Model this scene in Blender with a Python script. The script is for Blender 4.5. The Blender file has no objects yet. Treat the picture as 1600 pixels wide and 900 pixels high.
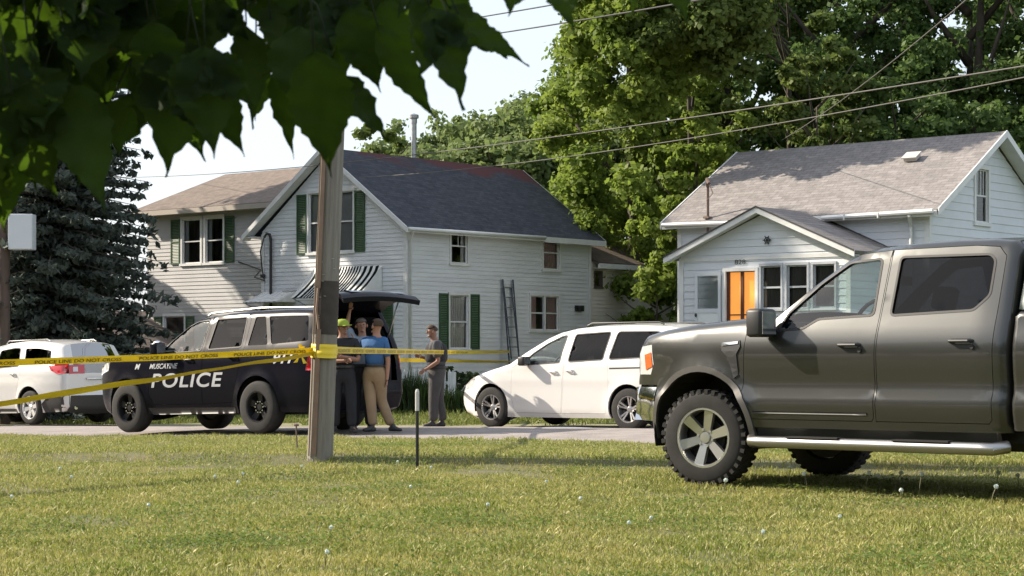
import bpy, bmesh, math, random
import numpy as np
from mathutils import Vector, Matrix
from mathutils.geometry import delaunay_2d_cdt

random.seed(7); RNG = np.random.default_rng(11)
PI = math.pi
SC = bpy.context.scene
COL = SC.collection

# ------------------------------------------------------------------ camera, sky, sun, exposure
CAMZ = 1.12
TH = math.radians(40.0)                     # the street runs 40 degrees off the view
cd = bpy.data.cameras.new('camera'); cam = bpy.data.objects.new('camera', cd); COL.objects.link(cam)
cam.location = (0, 0, CAMZ); cam.rotation_euler = (PI/2, 0, 0)
cd.sensor_width = 36; cd.lens = 67.5; cd.shift_y = 0.0625
cd.clip_start = 0.1; cd.clip_end = 2000
cd.dof.use_dof = True; cd.dof.focus_distance = 32; cd.dof.aperture_fstop = 22
SC.camera = cam
SUN_DIR = Vector((-0.95, 0.30, 0)).normalized()       # towards the sun, on the ground
SUN_EL = math.radians(33)
w = bpy.data.worlds.new('World'); SC.world = w; w.use_nodes = True
nt = w.node_tree
for n in list(nt.nodes): nt.nodes.remove(n)
sky = nt.nodes.new('ShaderNodeTexSky'); sky.sky_type = 'NISHITA'; sky.sun_disc = False
sky.sun_elevation = SUN_EL
sky.sun_rotation = math.atan2(SUN_DIR.x, SUN_DIR.y)
sky.air_density = 1.0; sky.dust_density = 2.5; sky.ozone_density = 1.0
bg = nt.nodes.new('ShaderNodeBackground'); bg.inputs[1].default_value = 0.105
wo = nt.nodes.new('ShaderNodeOutputWorld')
veil = nt.nodes.new('ShaderNodeMix'); veil.data_type = 'RGBA'; veil.inputs[0].default_value = 0.55       # thin white high haze over the whole sky
veil.inputs[7].default_value = (6.4, 6.85, 7.5, 1)
nt.links.new(sky.outputs[0], veil.inputs[6]); nt.links.new(veil.outputs[2], bg.inputs[0]); nt.links.new(bg.outputs[0], wo.inputs[0])
sd = bpy.data.lights.new('sun', 'SUN'); sd.energy = 5.0; sd.angle = math.radians(0.6); sd.color = (1, 0.89, 0.74)
sun = bpy.data.objects.new('sun', sd); COL.objects.link(sun)
sv = Vector((SUN_DIR.x*math.cos(SUN_EL), SUN_DIR.y*math.cos(SUN_EL), math.sin(SUN_EL)))
sun.rotation_euler = (-sv).to_track_quat('-Z', 'Y').to_euler(); sun.location = (-30, 20, 40)
SC.view_settings.view_transform = 'Standard'; SC.view_settings.look = 'None'
SC.view_settings.exposure = 0.85; SC.view_settings.gamma = 1
SC.cycles.max_bounces = 6; SC.cycles.transparent_max_bounces = 12; SC.cycles.diffuse_bounces = 3
SC.cycles.glossy_bounces = 3; SC.cycles.caustics_reflective = False; SC.cycles.caustics_refractive = False
SC.cycles.use_denoising = True

# ------------------------------------------------------------------ materials
MATS = {}
def mat(name, col, rough=0.7, metal=0.0, var=0.0, vscale=6.0, bump=0.0, bscale=40.0, col2=None, spec=0.5, coat=0.0, stretch=None, emit=None, estr=0.0):
    if name in MATS: return MATS[name]
    m = bpy.data.materials.new(name); m.use_nodes = True; t = m.node_tree
    b = t.nodes['Principled BSDF']
    b.inputs['Base Color'].default_value = (*col, 1); b.inputs['Roughness'].default_value = rough
    b.inputs['Metallic'].default_value = metal; b.inputs['Specular IOR Level'].default_value = spec
    b.inputs['Coat Weight'].default_value = coat; b.inputs['Coat Roughness'].default_value = 0.04
    if emit: b.inputs['Emission Color'].default_value = (*emit, 1); b.inputs['Emission Strength'].default_value = estr
    if var or bump or col2:
        tc = t.nodes.new('ShaderNodeTexCoord'); mp = t.nodes.new('ShaderNodeMapping')
        t.links.new(tc.outputs['Object'], mp.inputs[0])
        if stretch: mp.inputs['Scale'].default_value = stretch
    if var or col2:
        nz = t.nodes.new('ShaderNodeTexNoise'); nz.inputs['Scale'].default_value = vscale; nz.inputs['Detail'].default_value = 6
        nz.inputs['Roughness'].default_value = 0.65
        t.links.new(mp.outputs[0], nz.inputs[0])
        cr = t.nodes.new('ShaderNodeValToRGB'); cr.color_ramp.elements[0].position = 0.33; cr.color_ramp.elements[1].position = 0.68
        c2 = col2 or tuple(min(1, c*(1+var)) for c in col); c1 = col if col2 else tuple(c*(1-var) for c in col)
        cr.color_ramp.elements[0].color = (*c1, 1); cr.color_ramp.elements[1].color = (*c2, 1)
        t.links.new(nz.outputs[0], cr.inputs[0]); t.links.new(cr.outputs[0], b.inputs['Base Color'])
    if bump:
        n2 = t.nodes.new('ShaderNodeTexNoise'); n2.inputs['Scale'].default_value = bscale; n2.inputs['Detail'].default_value = 4
        t.links.new(mp.outputs[0], n2.inputs[0])
        bp = t.nodes.new('ShaderNodeBump'); bp.inputs['Strength'].default_value = bump; bp.inputs['Distance'].default_value = 0.02
        t.links.new(n2.outputs[0], bp.inputs['Height']); t.links.new(bp.outputs[0], b.inputs['Normal'])
    MATS[name] = m
    return m

def glass(name, tint, rough=0.02, refl=1.0):
    m = bpy.data.materials.new(name); m.use_nodes = True; t = m.node_tree
    for n in list(t.nodes): t.nodes.remove(n)
    o = t.nodes.new('ShaderNodeOutputMaterial'); tr = t.nodes.new('ShaderNodeBsdfTransparent'); tr.inputs[0].default_value = (*tint, 1)
    gl = t.nodes.new('ShaderNodeBsdfGlossy'); gl.inputs['Roughness'].default_value = rough; gl.inputs[0].default_value = (refl, refl, refl, 1)
    fr = t.nodes.new('ShaderNodeFresnel'); fr.inputs[0].default_value = 1.6; mx = t.nodes.new('ShaderNodeMixShader')
    t.links.new(fr.outputs[0], mx.inputs[0]); t.links.new(tr.outputs[0], mx.inputs[1]); t.links.new(gl.outputs[0], mx.inputs[2])
    t.links.new(mx.outputs[0], o.inputs[0]); MATS[name] = m
    return m

def leafmat(name, c1, c2, trans=0.35, tcol=None, nscale=0.6, rough=0.6, fine=None):
    m = bpy.data.materials.new(name); m.use_nodes = True; t = m.node_tree
    for n in list(t.nodes): t.nodes.remove(n)
    o = t.nodes.new('ShaderNodeOutputMaterial')
    d = t.nodes.new('ShaderNodeBsdfPrincipled'); d.inputs['Roughness'].default_value = rough; d.inputs['Specular IOR Level'].default_value = 0.3
    tl = t.nodes.new('ShaderNodeBsdfTranslucent'); mx = t.nodes.new('ShaderNodeMixShader'); mx.inputs[0].default_value = trans
    tc = t.nodes.new('ShaderNodeTexCoord')
    nz = t.nodes.new('ShaderNodeTexNoise'); nz.inputs['Scale'].default_value = nscale; nz.inputs['Detail'].default_value = 8
    nz.inputs['Roughness'].default_value = 0.75
    t.links.new(tc.outputs['Object'], nz.inputs[0])
    cr = t.nodes.new('ShaderNodeValToRGB'); cr.color_ramp.elements[0].position = 0.36; cr.color_ramp.elements[1].position = 0.64
    cr.color_ramp.elements[0].color = (*c1, 1); cr.color_ramp.elements[1].color = (*c2, 1)
    t.links.new(nz.outputs[0], cr.inputs[0]); t.links.new(cr.outputs[0], d.inputs['Base Color'])
    if tcol: tl.inputs[0].default_value = (*tcol, 1)
    else: t.links.new(cr.outputs[0], tl.inputs[0])
    t.links.new(d.outputs[0], mx.inputs[1]); t.links.new(tl.outputs[0], mx.inputs[2]); t.links.new(mx.outputs[0], o.inputs[0])
    MATS[name] = m
    return m

WHITE = mat('white_paint', (.78, .79, .79), .6, var=.05, vscale=2)
TRIM = mat('white_trim', (.72, .72, .71), .5, var=.07, vscale=3)
SIDING = mat('white_vinyl_siding', (.70, .715, .735), .62, var=.09, vscale=1.1, bump=.05, bscale=12, stretch=(.6, .6, 3))
SIDING2 = mat('cream_siding', (.72, .68, .60), .62, var=.07, vscale=.7)
SIDING3 = mat('grey_siding', (.47, .465, .465), .7, var=.08, vscale=.8)
BLACK = mat('black_rubber', (.012, .012, .013), .6)
DARK = mat('dark_plastic', (.02, .021, .023), .5)
GREEN = mat('green_shutter', (.035, .085, .035), .55, var=.2, vscale=4)
CHROME = mat('chrome', (.75, .75, .74), .12, 1.0)
STEEL = mat('galvanised_steel', (.45, .46, .46), .4, .8, var=.15, vscale=8)
WIRE = mat('cable_black', (.03, .03, .03), .7)
TYRE = mat('tyre_rubber', (.022, .021, .020), .85, var=.3, vscale=8)
GL_DARK = glass('tinted_glass', (.05, .05, .056), refl=.40)
GL_CLEAR = glass('clear_glass', (.62, .72, .70))
GL_HOUSE = glass('window_glass', (.88, .90, .90))
SKIN1 = mat('skin_light', (.38, .20, .135), .55)
SKIN2 = mat('skin_tan', (.26, .13, .085), .55)

# ------------------------------------------------------------------ object helpers
def tag(o, label=None, cat=None, group=None, kind=None):
    if label: o['label'] = label
    if cat: o['category'] = cat
    if group: o['group'] = group
    if kind: o['kind'] = kind
    return o
def empty(name, loc, rot=(0, 0, 0), label=None, cat=None, group=None):
    o = bpy.data.objects.new(name, None); COL.objects.link(o); o.location = loc; o.rotation_euler = rot
    o.empty_display_size = .3
    return tag(o, label, cat, group)
def link(name, me, m=None, parent=None, smooth=False, angle=None):
    o = bpy.data.objects.new(name, me); COL.objects.link(o)
    if m is not None:
        for k in (m if isinstance(m, (list, tuple)) else [m]): me.materials.append(k)
    if parent is not None: o.parent = parent
    if smooth:
        me.polygons.foreach_set('use_smooth', [True]*len(me.polygons))
        if angle: me.set_sharp_from_angle(angle=math.radians(angle))
    me.update()
    return o
def npmesh(name, verts, faces):
    """verts Nx3, faces MxK of one size"""
    me = bpy.data.meshes.new(name); verts = np.asarray(verts, np.float32); faces = np.asarray(faces, np.int32)
    me.vertices.add(len(verts)); me.vertices.foreach_set('co', verts.ravel())
    n, k = faces.shape
    me.loops.add(n*k); me.loops.foreach_set('vertex_index', faces.ravel())
    me.polygons.add(n); me.polygons.foreach_set('loop_start', np.arange(0, n*k, k, dtype=np.int32))
    me.update(calc_edges=True); me.validate()
    return me

class MB:
    """collects primitives, becomes ONE mesh"""
    def __init__(s): s.v = []; s.f = []
    def add(s, vs, fs):
        o = len(s.v); s.v += [tuple(v) for v in vs]; s.f += [tuple(i+o for i in f) for f in fs]; return s
    def box(s, x0, x1, y0, y1, z0, z1, M=None):
        vs = [(x, y, z) for x in (x0, x1) for y in (y0, y1) for z in (z0, z1)]
        if M is not None: vs = [M @ Vector(v) for v in vs]
        return s.add(vs, [(0,1,3,2), (4,6,7,5), (0,4,5,1), (2,3,7,6), (0,2,6,4), (1,5,7,3)])
    def bar(s, p, q, wx, wz, up=(0, 0, 1)):
        p = Vector(p); q = Vector(q); d = (q-p).normalized(); u = Vector(up)
        if abs(d.dot(u)) > .98: u = Vector((1, 0, 0))
        r = d.cross(u).normalized()*wx/2; t = r.cross(d).normalized()*wz/2
        vs = [a+i*r+j*t for a in (p, q) for i, j in ((-1,-1), (1,-1), (1,1), (-1,1))]
        return s.add(vs, [(3,2,1,0), (4,5,6,7), (0,1,5,4), (1,2,6,5), (2,3,7,6), (3,0,4,7)])
    def tube(s, pts, r, n=8, cap=True):
        pts = [Vector(p) for p in pts]; rr = r if isinstance(r, (list, tuple)) else [r]*len(pts)
        rings = []; prev = None
        for i, p in enumerate(pts):
            d = (pts[min(i+1, len(pts)-1)]-pts[max(i-1, 0)]).normalized()
            u = prev if prev is not None else (Vector((0, 0, 1)) if abs(d.z) < .9 else Vector((1, 0, 0)))
            a = (u - d*u.dot(d)).normalized(); b = d.cross(a); prev = a
            rings.append([p + (a*math.cos(2*PI*k/n) + b*math.sin(2*PI*k/n))*rr[i] for k in range(n)])
        o = len(s.v)
        for rg in rings: s.v += [tuple(v) for v in rg]
        for i in range(len(rings)-1):
            for k in range(n):
                a = o+i*n+k; b = o+i*n+(k+1) % n
                s.f.append((a, b, b+n, a+n))
        if cap:
            s.f.append(tuple(o+k for k in range(n))[::-1]); s.f.append(tuple(o+(len(rings)-1)*n+k for k in range(n)))
        return s
    def lathe(s, prof, n=24, M=None, close=False):
        """prof (r, h): axis is local Z"""
        o = len(s.v)
        for r, h in prof:
            for k in range(n):
                v = Vector((r*math.cos(2*PI*k/n), r*math.sin(2*PI*k/n), h))
                s.v.append(tuple(M @ v if M is not None else v))
        m = len(prof)
        for i in range(m if close else m-1):
            for k in range(n):
                a = o+i*n+k; b = o+i*n+(k+1) % n; j = ((i+1) % m)-i
                s.f.append((a, b, b+j*n, a+j*n))
        if not close:
            for i in (0, m-1):
                if prof[i][0] > 1e-4: s.f.append(tuple(o+i*n+k for k in range(n)))
        return s
    def prism(s, poly, h0, h1, M=None):
        """poly in local XY extruded h0..h1 along Z then M"""
        n = len(poly); vs = [Vector((x, y, h)) for h in (h0, h1) for x, y in poly]
        if M is not None: vs = [M @ v for v in vs]
        return s.add(vs, [tuple(range(n))[::-1], tuple(range(n, 2*n))] + [(i, (i+1) % n, (i+1) % n+n, i+n) for i in range(n)])
    def quad(s, a, b, c, d): return s.add([a, b, c, d], [(0, 1, 2, 3)])
    def ell(s, c, r, nu=12, nv=8, M=None):
        o = len(s.v)
        for j in range(nv+1):
            ph = PI*j/nv
            for k in range(nu):
                th = 2*PI*k/nu
                v = Vector((c[0]+r[0]*math.sin(ph)*math.cos(th), c[1]+r[1]*math.sin(ph)*math.sin(th), c[2]+r[2]*math.cos(ph)))
                s.v.append(tuple(M @ v if M is not None else v))
        for j in range(nv):
            for k in range(nu):
                a = o+j*nu+k; b = o+j*nu+(k+1) % nu
                s.f.append((a, b, b+nu, a+nu))
        return s
    def build(s, name, m, parent=None, smooth=False, angle=None, fix=True, bevel=0):
        me = bpy.data.meshes.new(name); me.from_pydata(s.v, [], s.f)
        if fix or bevel:
            bm = bmesh.new(); bm.from_mesh(me)
            bmesh.ops.remove_doubles(bm, verts=bm.verts, dist=1e-6)
            if fix: bmesh.ops.recalc_face_normals(bm, faces=bm.faces)
            if bevel:
                bmesh.ops.bevel(bm, geom=[e for e in bm.edges if e.is_manifold and e.calc_face_angle(0) > .5], offset=bevel, segments=2, affect='EDGES', profile=.5)
            bm.to_mesh(me); bm.free()
        return link(name, me, m, parent, smooth, angle)
def T(x, y, z): return Matrix.Translation((x, y, z))
def RZ(a): return Matrix.Rotation(a, 4, 'Z')
def RX(a): return Matrix.Rotation(a, 4, 'X')
def RY(a): return Matrix.Rotation(a, 4, 'Y')
def copy_tree(o, parent=None):
    c = o.copy(); COL.objects.link(c)
    if parent is not None: c.parent = parent; c.matrix_parent_inverse = o.matrix_parent_inverse
    for ch in list(o.children): copy_tree(ch, c)
    return c
def sstep(a, b, x):
    t = np.clip((np.asarray(x, float)-a)/(b-a), 0, 1); return t*t*(3-2*t)

# ------------------------------------------------------------------ 2D polygons
def inpoly(P, poly):
    P = np.asarray(P, float); x, y = P[:, 0], P[:, 1]; r = np.zeros(len(P), bool); n = len(poly)
    for i in range(n):
        x1, y1 = poly[i]; x2, y2 = poly[(i+1) % n]
        if y1 == y2: continue
        c = ((y1 > y) != (y2 > y)) & (x < (x2-x1)*(y-y1)/(y2-y1)+x1)
        r ^= c
    return r
def pdist(P, poly, closed=True):
    P = np.asarray(P, float); d = np.full(len(P), 1e9); n = len(poly)
    for i in range(n if closed else n-1):
        a = np.array(poly[i], float); b = np.array(poly[(i+1) % n], float); ab = b-a; L = max(ab@ab, 1e-12)
        t = np.clip(((P-a)@ab)/L, 0, 1); q = a+t[:, None]*ab
        d = np.minimum(d, np.hypot(P[:, 0]-q[:, 0], P[:, 1]-q[:, 1]))
    return d
def densify(poly, step, closed=True):
    out = []; n = len(poly)
    for i in range(n if closed else n-1):
        a = np.array(poly[i], float); b = np.array(poly[(i+1) % n], float)
        k = max(1, int(math.ceil(np.linalg.norm(b-a)/step)))
        out += [tuple(a+(b-a)*j/k) for j in range(k)]
    if not closed: out.append(tuple(poly[-1]))
    return out
def area(p): return .5*sum(p[i][0]*p[(i+1) % len(p)][1]-p[(i+1) % len(p)][0]*p[i][1] for i in range(len(p)))
def offset(poly, d):
    """grow by d (miter)"""
    n = len(poly); sg = 1 if area(poly) > 0 else -1; out = []
    for i in range(n):
        p0 = np.array(poly[i-1], float); p = np.array(poly[i], float); p1 = np.array(poly[(i+1) % n], float)
        e0 = p-p0; e1 = p1-p; e0 /= max(np.linalg.norm(e0), 1e-9); e1 /= max(np.linalg.norm(e1), 1e-9)
        n0 = np.array([e0[1], -e0[0]])*sg; n1 = np.array([e1[1], -e1[0]])*sg
        m = n0+n1; L = m@m
        m = n0 if L < 1e-6 else m*2/max(L, .6)/1.0
        out.append(tuple(p+m*d))
    return out
def rounded(poly, r, seg=3):
    n = len(poly); out = []
    for i in range(n):
        p0 = np.array(poly[i-1], float); p = np.array(poly[i], float); p1 = np.array(poly[(i+1) % n], float)
        a = p0-p; b = p1-p; la = np.linalg.norm(a); lb = np.linalg.norm(b); rr = min(r, la*.45, lb*.45)
        A = p+a/la*rr; B = p+b/lb*rr
        for k in range(seg+1):
            t = k/seg; out.append(tuple((1-t)**2*A+2*t*(1-t)*p+t*t*B))
    return out
def fill2d(outer, holes=(), step=.06, rings=(), hlines=()):
    pts = []; edges = []
    def loop(pl, closed=True):
        o = len(pts); n = len(pl); pts.extend(pl)
        for i in range(n if closed else n-1): edges.append((o+i, o+(i+1) % n))
    loop(densify(outer, step))
    for h in holes: loop(densify(h, step))
    for (a, b) in hlines: loop([a, b], False)
    ex = []
    if step < 5:
        xs = [p[0] for p in outer]; ys = [p[1] for p in outer]
        gx, gy = np.meshgrid(np.arange(min(xs)+step/2, max(xs), step), np.arange(min(ys)+step/2, max(ys), step))
        G = np.c_[gx.ravel(), gy.ravel()]; ok = inpoly(G, outer) & (pdist(G, outer) > max([.4*step]+[r*1.2 for r in rings]))
        for h in holes: ok &= ~inpoly(G, h) & (pdist(G, h) > .35*step)
        ex = [tuple(g) for g in G[ok]]
        for r in rings:
            R = np.array(offset(densify(outer, step), -r)); k = inpoly(R, outer) & (pdist(R, outer) > r*.9)
            for h in holes: k &= ~inpoly(R, h) & (pdist(R, h) > .3*step)
            ex += [tuple(g) for g in R[k]]
    vv = [Vector((float(p[0]), float(p[1]))) for p in list(pts)+ex]
    vo, eo, fo, *_ = delaunay_2d_cdt(vv, edges, [], 0, 1e-5)
    V = np.array([(v.x, v.y) for v in vo]); Fc = np.array([f for f in fo if len(f) == 3])
    c = V[Fc].mean(1); ok = inpoly(c, outer)
    for h in holes: ok &= ~inpoly(c, h)
    Fc = Fc[ok]; a = V[Fc]
    ar = (a[:, 1, 0]-a[:, 0, 0])*(a[:, 2, 1]-a[:, 0, 1])-(a[:, 2, 0]-a[:, 0, 0])*(a[:, 1, 1]-a[:, 0, 1])
    Fc = Fc[np.abs(ar) > 1e-9]
    used = np.unique(Fc); mp = -np.ones(len(V), int); mp[used] = np.arange(len(used))
    return V[used], mp[Fc]
# ------------------------------------------------------------------ terrain
RE = (5.7, 21.6)                                       # a point on the near edge of the road
UX, UY = -math.cos(TH), math.sin(TH)                   # along the street, away to the left
NX, NY = math.sin(TH), math.cos(TH)                    # across the street, away from the camera
def sn(x, y):
    return (np.asarray(x)-RE[0])*UX+(np.asarray(y)-RE[1])*UY, (np.asarray(x)-RE[0])*NX+(np.asarray(y)-RE[1])*NY
def world_sn(s, n): return RE[0]+s*UX+n*NX, RE[1]+s*UY+n*NY
ROADW = 6.6
def base_z(s, n):
    s = np.asarray(s, float); n = np.asarray(n, float)
    z = np.interp(s, [0, 6, 10.65, 12.5, 15.6, 28.4, 45, 80], [0, -.02, -.09, -.135, -.22, -.50, -.65, -.7])
    z = z-.075*sstep(2.5, 6, n)+.42*sstep(ROADW+1.5, 20, n)
    return z + 11*sstep(45, 115, n)*sstep(-40, 0, s)*(1-sstep(85, 140, s))
def shadow_berm(x, y):                                          # low bank added along the pole's shadow to make it read wider
    q = (np.asarray(x)+1.98)*.30+(np.asarray(y)-19.75)*.954
    return .085*sstep(-.35, .15, q)*(1-sstep(.5, 4.0, q))
def edge_n(s): return -.7*sstep(0, 9, s)
def ground_z(x, y):
    s, n = sn(x, y); return float(base_z(s, n))+float(shadow_berm(x, y)) - (.0 if n < 0 or n > ROADW+.6 else 0.03)
def strip(name, m, ss, ns, zf, kind='structure', shift=False):
    S, N = np.meshgrid(ss, ns); N = N+(edge_n(S) if shift else 0); X = RE[0]+S*UX+N*NX; Y = RE[1]+S*UY+N*NY; Z = zf(S, N)+shadow_berm(X, Y)
    V = np.c_[X.ravel(), Y.ravel(), Z.ravel()]; k = len(ss); F = []
    i, j = np.meshgrid(np.arange(len(ss)-1), np.arange(len(ns)-1)); a = (j*k+i).ravel()
    F = np.c_[a, a+k, a+k+1, a+1]
    o = link(name, npmesh(name, V, F), m, smooth=True); tag(o, kind=kind); return o
def bumps(S, N, amp):
    return amp*(np.sin(S*1.3+N*.7)*np.sin(N*1.1-S*.4)+.5*np.sin(S*3.1+1)*np.sin(N*2.7))

SOIL = mat('lawn_soil', (.07, .085, .024), .95, vscale=1.2, col2=(.15, .125, .06), bump=.6, bscale=60)
VERGE = mat('gravel_verge', (.26, .215, .15), .95, vscale=3.5, col2=(.13, .15, .05), bump=.5, bscale=50)
ASPH = mat('worn_asphalt', (.21, .185, .17), .9, vscale=1.6, col2=(.31, .27, .245), bump=.35, bscale=90)
YARD = mat('yard_turf', (.05, .075, .018), .95, vscale=1.5, col2=(.10, .115, .03), bump=.6, bscale=40)
sv_ = np.concatenate([np.arange(-40, -14, 4), np.arange(-14, 30, .25), np.arange(30, 160, 5), [200, 400, 700]])
strip('lawn_ground', SOIL, sv_, np.concatenate([[-500, -200, -80], np.arange(-40, -24, 2), np.arange(-24, -10, .5), np.arange(-10, -4, .12), np.arange(-4, 0.01, .5)]), lambda S, N: base_z(S, N)-.02+bumps(S, N, .012)*(N < -1), shift=True)
strip('road', ASPH, sv_, np.linspace(-1.1, ROADW, 14), lambda S, N: base_z(S, N)-.035+.05*np.sin(np.clip(N/ROADW, 0, 1)*PI))
strip('gravel_shoulder', VERGE, sv_, np.linspace(ROADW-.35, ROADW+2.2, 9), lambda S, N: base_z(S, N)-.022+bumps(S, N, .012))
strip('far_ground', YARD, np.concatenate([[-300, -120], np.arange(-60, 60, 2), [90, 150, 300, 600]]), np.concatenate([np.arange(ROADW+1.9, 30, .7), np.arange(30, 160, 4), [300, 900]]), lambda S, N: base_z(S, N)-.015+bumps(S, N, .02)*(N > ROADW+2.5))

# ---------------- grass: real blades, too many to count
def blades(name, m, n, region, hmin, hmax, wid, seed, zoff=-.02):
    r = np.random.default_rng(seed)
    x, y = region(r, n); n = len(x)
    s, nn = sn(x, y); z = base_z(s, nn)+zoff+shadow_berm(x, y)
    patch = .5+.25*np.sin(x*1.9+2*np.sin(y*.8))*np.sin(y*1.3+1.5*np.sin(x*.9))+.35*np.sin(x*6.1+2.2*np.sin(y*3.1))*np.sin(y*5.3+2*np.sin(x*2.7))
    h = r.uniform(hmin, hmax, n)*(.5+.9*patch); ang = r.uniform(0, 2*PI, n); lean = r.normal(0, .55, n)*h; la = r.uniform(0, 2*PI, n)
    wx = np.cos(ang)*wid*r.uniform(.6, 1.3, n)/2; wy = np.sin(ang)*wid*r.uniform(.6, 1.3, n)/2
    V = np.empty((n, 4, 3), np.float32)
    V[:, 0] = np.c_[x-wx, y-wy, z]; V[:, 1] = np.c_[x+wx, y+wy, z]
    mx_, my_ = x+np.cos(la)*lean*.35, y+np.sin(la)*lean*.35
    V[:, 2] = np.c_[mx_+wx*.8, my_+wy*.8, z+h*.6]
    V[:, 3] = np.c_[x+np.cos(la)*lean, y+np.sin(la)*lean, z+h]
    i = np.arange(n)*4
    F = np.concatenate([np.c_[i, i+1, i+2], np.c_[i, i+2, i+3]])
    return tag(link(name, npmesh(name, V.reshape(-1, 3), F), m), kind='stuff')
def grassmat(name, a, b, c):
    m = leafmat(name, a, b, .35, nscale=.55, rough=.55)
    t = m.node_tree; tc = [n for n in t.nodes if n.type == 'TEX_COORD'][0]; pr = [n for n in t.nodes if n.type == 'BSDF_PRINCIPLED'][0]
    cr = [n for n in t.nodes if n.type == 'VALTORGB'][0]; tl = [n for n in t.nodes if n.type == 'BSDF_TRANSLUCENT'][0]; [n for n in t.nodes if n.type == 'TEX_NOISE'][0].inputs['Scale'].default_value = 1.3; [n for n in t.nodes if n.type == 'TEX_NOISE'][0].inputs['Detail'].default_value = 10
    n2 = t.nodes.new('ShaderNodeTexNoise'); n2.inputs['Scale'].default_value = 38; n2.inputs['Detail'].default_value = 2
    t.links.new(tc.outputs['Object'], n2.inputs[0])
    r2 = t.nodes.new('ShaderNodeValToRGB'); r2.color_ramp.elements[0].position = .52; r2.color_ramp.elements[1].position = .66
    t.links.new(n2.outputs[0], r2.inputs[0])
    mx = t.nodes.new('ShaderNodeMix'); mx.data_type = 'RGBA'
    t.links.new(r2.outputs[0], mx.inputs[0]); t.links.new(cr.outputs[0], mx.inputs[6]); mx.inputs[7].default_value = (*c, 1)
    t.links.new(mx.outputs[2], pr.inputs['Base Color']); t.links.new(mx.outputs[2], tl.inputs[0])
    return m
GRASS = grassmat('grass_blades', (.16, .225, .030), (.38, .355, .105), (.58, .52, .27))
def reg_lawn(r, n):
    D = 8.6*np.exp(r.uniform(0, 1, n)**.9*math.log(36/8.6)); x = r.uniform(-.31, .31, n)*D
    s, nn = sn(x, D); k = nn < edge_n(s)-.05+.12*np.sin(s*5)+.08*np.sin(s*13); x, D = x[k], D[k]; bare = np.sin(x*2.3+1.7*np.sin(D*1.1))+np.sin(D*2.9+2*np.sin(x*1.7))+.5*np.sin(x*9+D*4); k = (bare < 1.45) | (r.uniform(0, 1, len(x)) < .35); return x[k], D[k]
blades('lawn_grass', GRASS, 460000, reg_lawn, .020, .055, .008, 3)
def reg_wide(r, n):
    x = r.uniform(-16, 16, n); y = r.uniform(4, 34, n); s, nn = sn(x, y)
    k = (nn < edge_n(s)-.1) & ((np.abs(x/y) > .305) | (y < 8.7)); return x[k], y[k]
CLOV = leafmat('clover_leaf', (.10, .16, .025), (.18, .24, .045), .4, nscale=3)
def clover(n, seed):
    r = np.random.default_rng(seed); D = 8.8*np.exp(r.uniform(0, 1, 46)*math.log(24/8.8)); cx = r.uniform(-.29, .29, 46)*D; k = r.integers(0, 46, n)
    x = cx[k]+r.normal(0, .28, n); y = D[k]+r.normal(0, .34, n); s, nn = sn(x, y); ok = nn < edge_n(s)-.2; x, y, s, nn = x[ok], y[ok], s[ok], nn[ok]; n = len(x)
    z = base_z(s, nn)+shadow_berm(x, y)+r.uniform(.018, .045, n); a = r.uniform(0, 2*PI, n); q = r.uniform(.007, .014, n); V = np.empty((n, 4, 3)); tx, ty = r.normal(0, .3, n), r.normal(0, .3, n)
    for j in range(4): ca, sa = np.cos(a+j*PI/2)*q, np.sin(a+j*PI/2)*q; V[:, j] = np.c_[x+ca, y+sa, z+ca*tx+sa*ty]
    i = np.arange(n)*4; return tag(link('lawn_clover', npmesh('lawn_clover', V.reshape(-1, 3), np.c_[i, i+1, i+2, i+3]), CLOV), kind='stuff')
clover(15000, 15)
blades('lawn_grass', GRASS, 90000, reg_wide, .03, .06, .012, 4)
def reg_verge(r, n):
    s = r.uniform(-14, 34, n); q = r.uniform(ROADW+.7, ROADW+6, n)
    k = (q > ROADW+1.9) | (np.sin(s*2.1)+np.sin(s*.7+2)+r.normal(0, .5, n) > .2); s = s[k]; q = q[k]
    return RE[0]+s*UX+q*NX, RE[1]+s*UY+q*NY
GRASS2 = grassmat('far_grass_blades', (.10, .16, .022), (.19, .21, .045), (.36, .31, .14))
blades('verge_grass', GRASS2, 60000, reg_verge, .06, .15, .022, 5)
def reg_yard(r, n):
    s = r.uniform(-14, 45, n); q = r.uniform(ROADW+5.5, 19.3, n); return RE[0]+s*UX+q*NX, RE[1]+s*UY+q*NY
blades('yard_grass', GRASS2, 50000, reg_yard, .08, .16, .035, 6)
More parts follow.
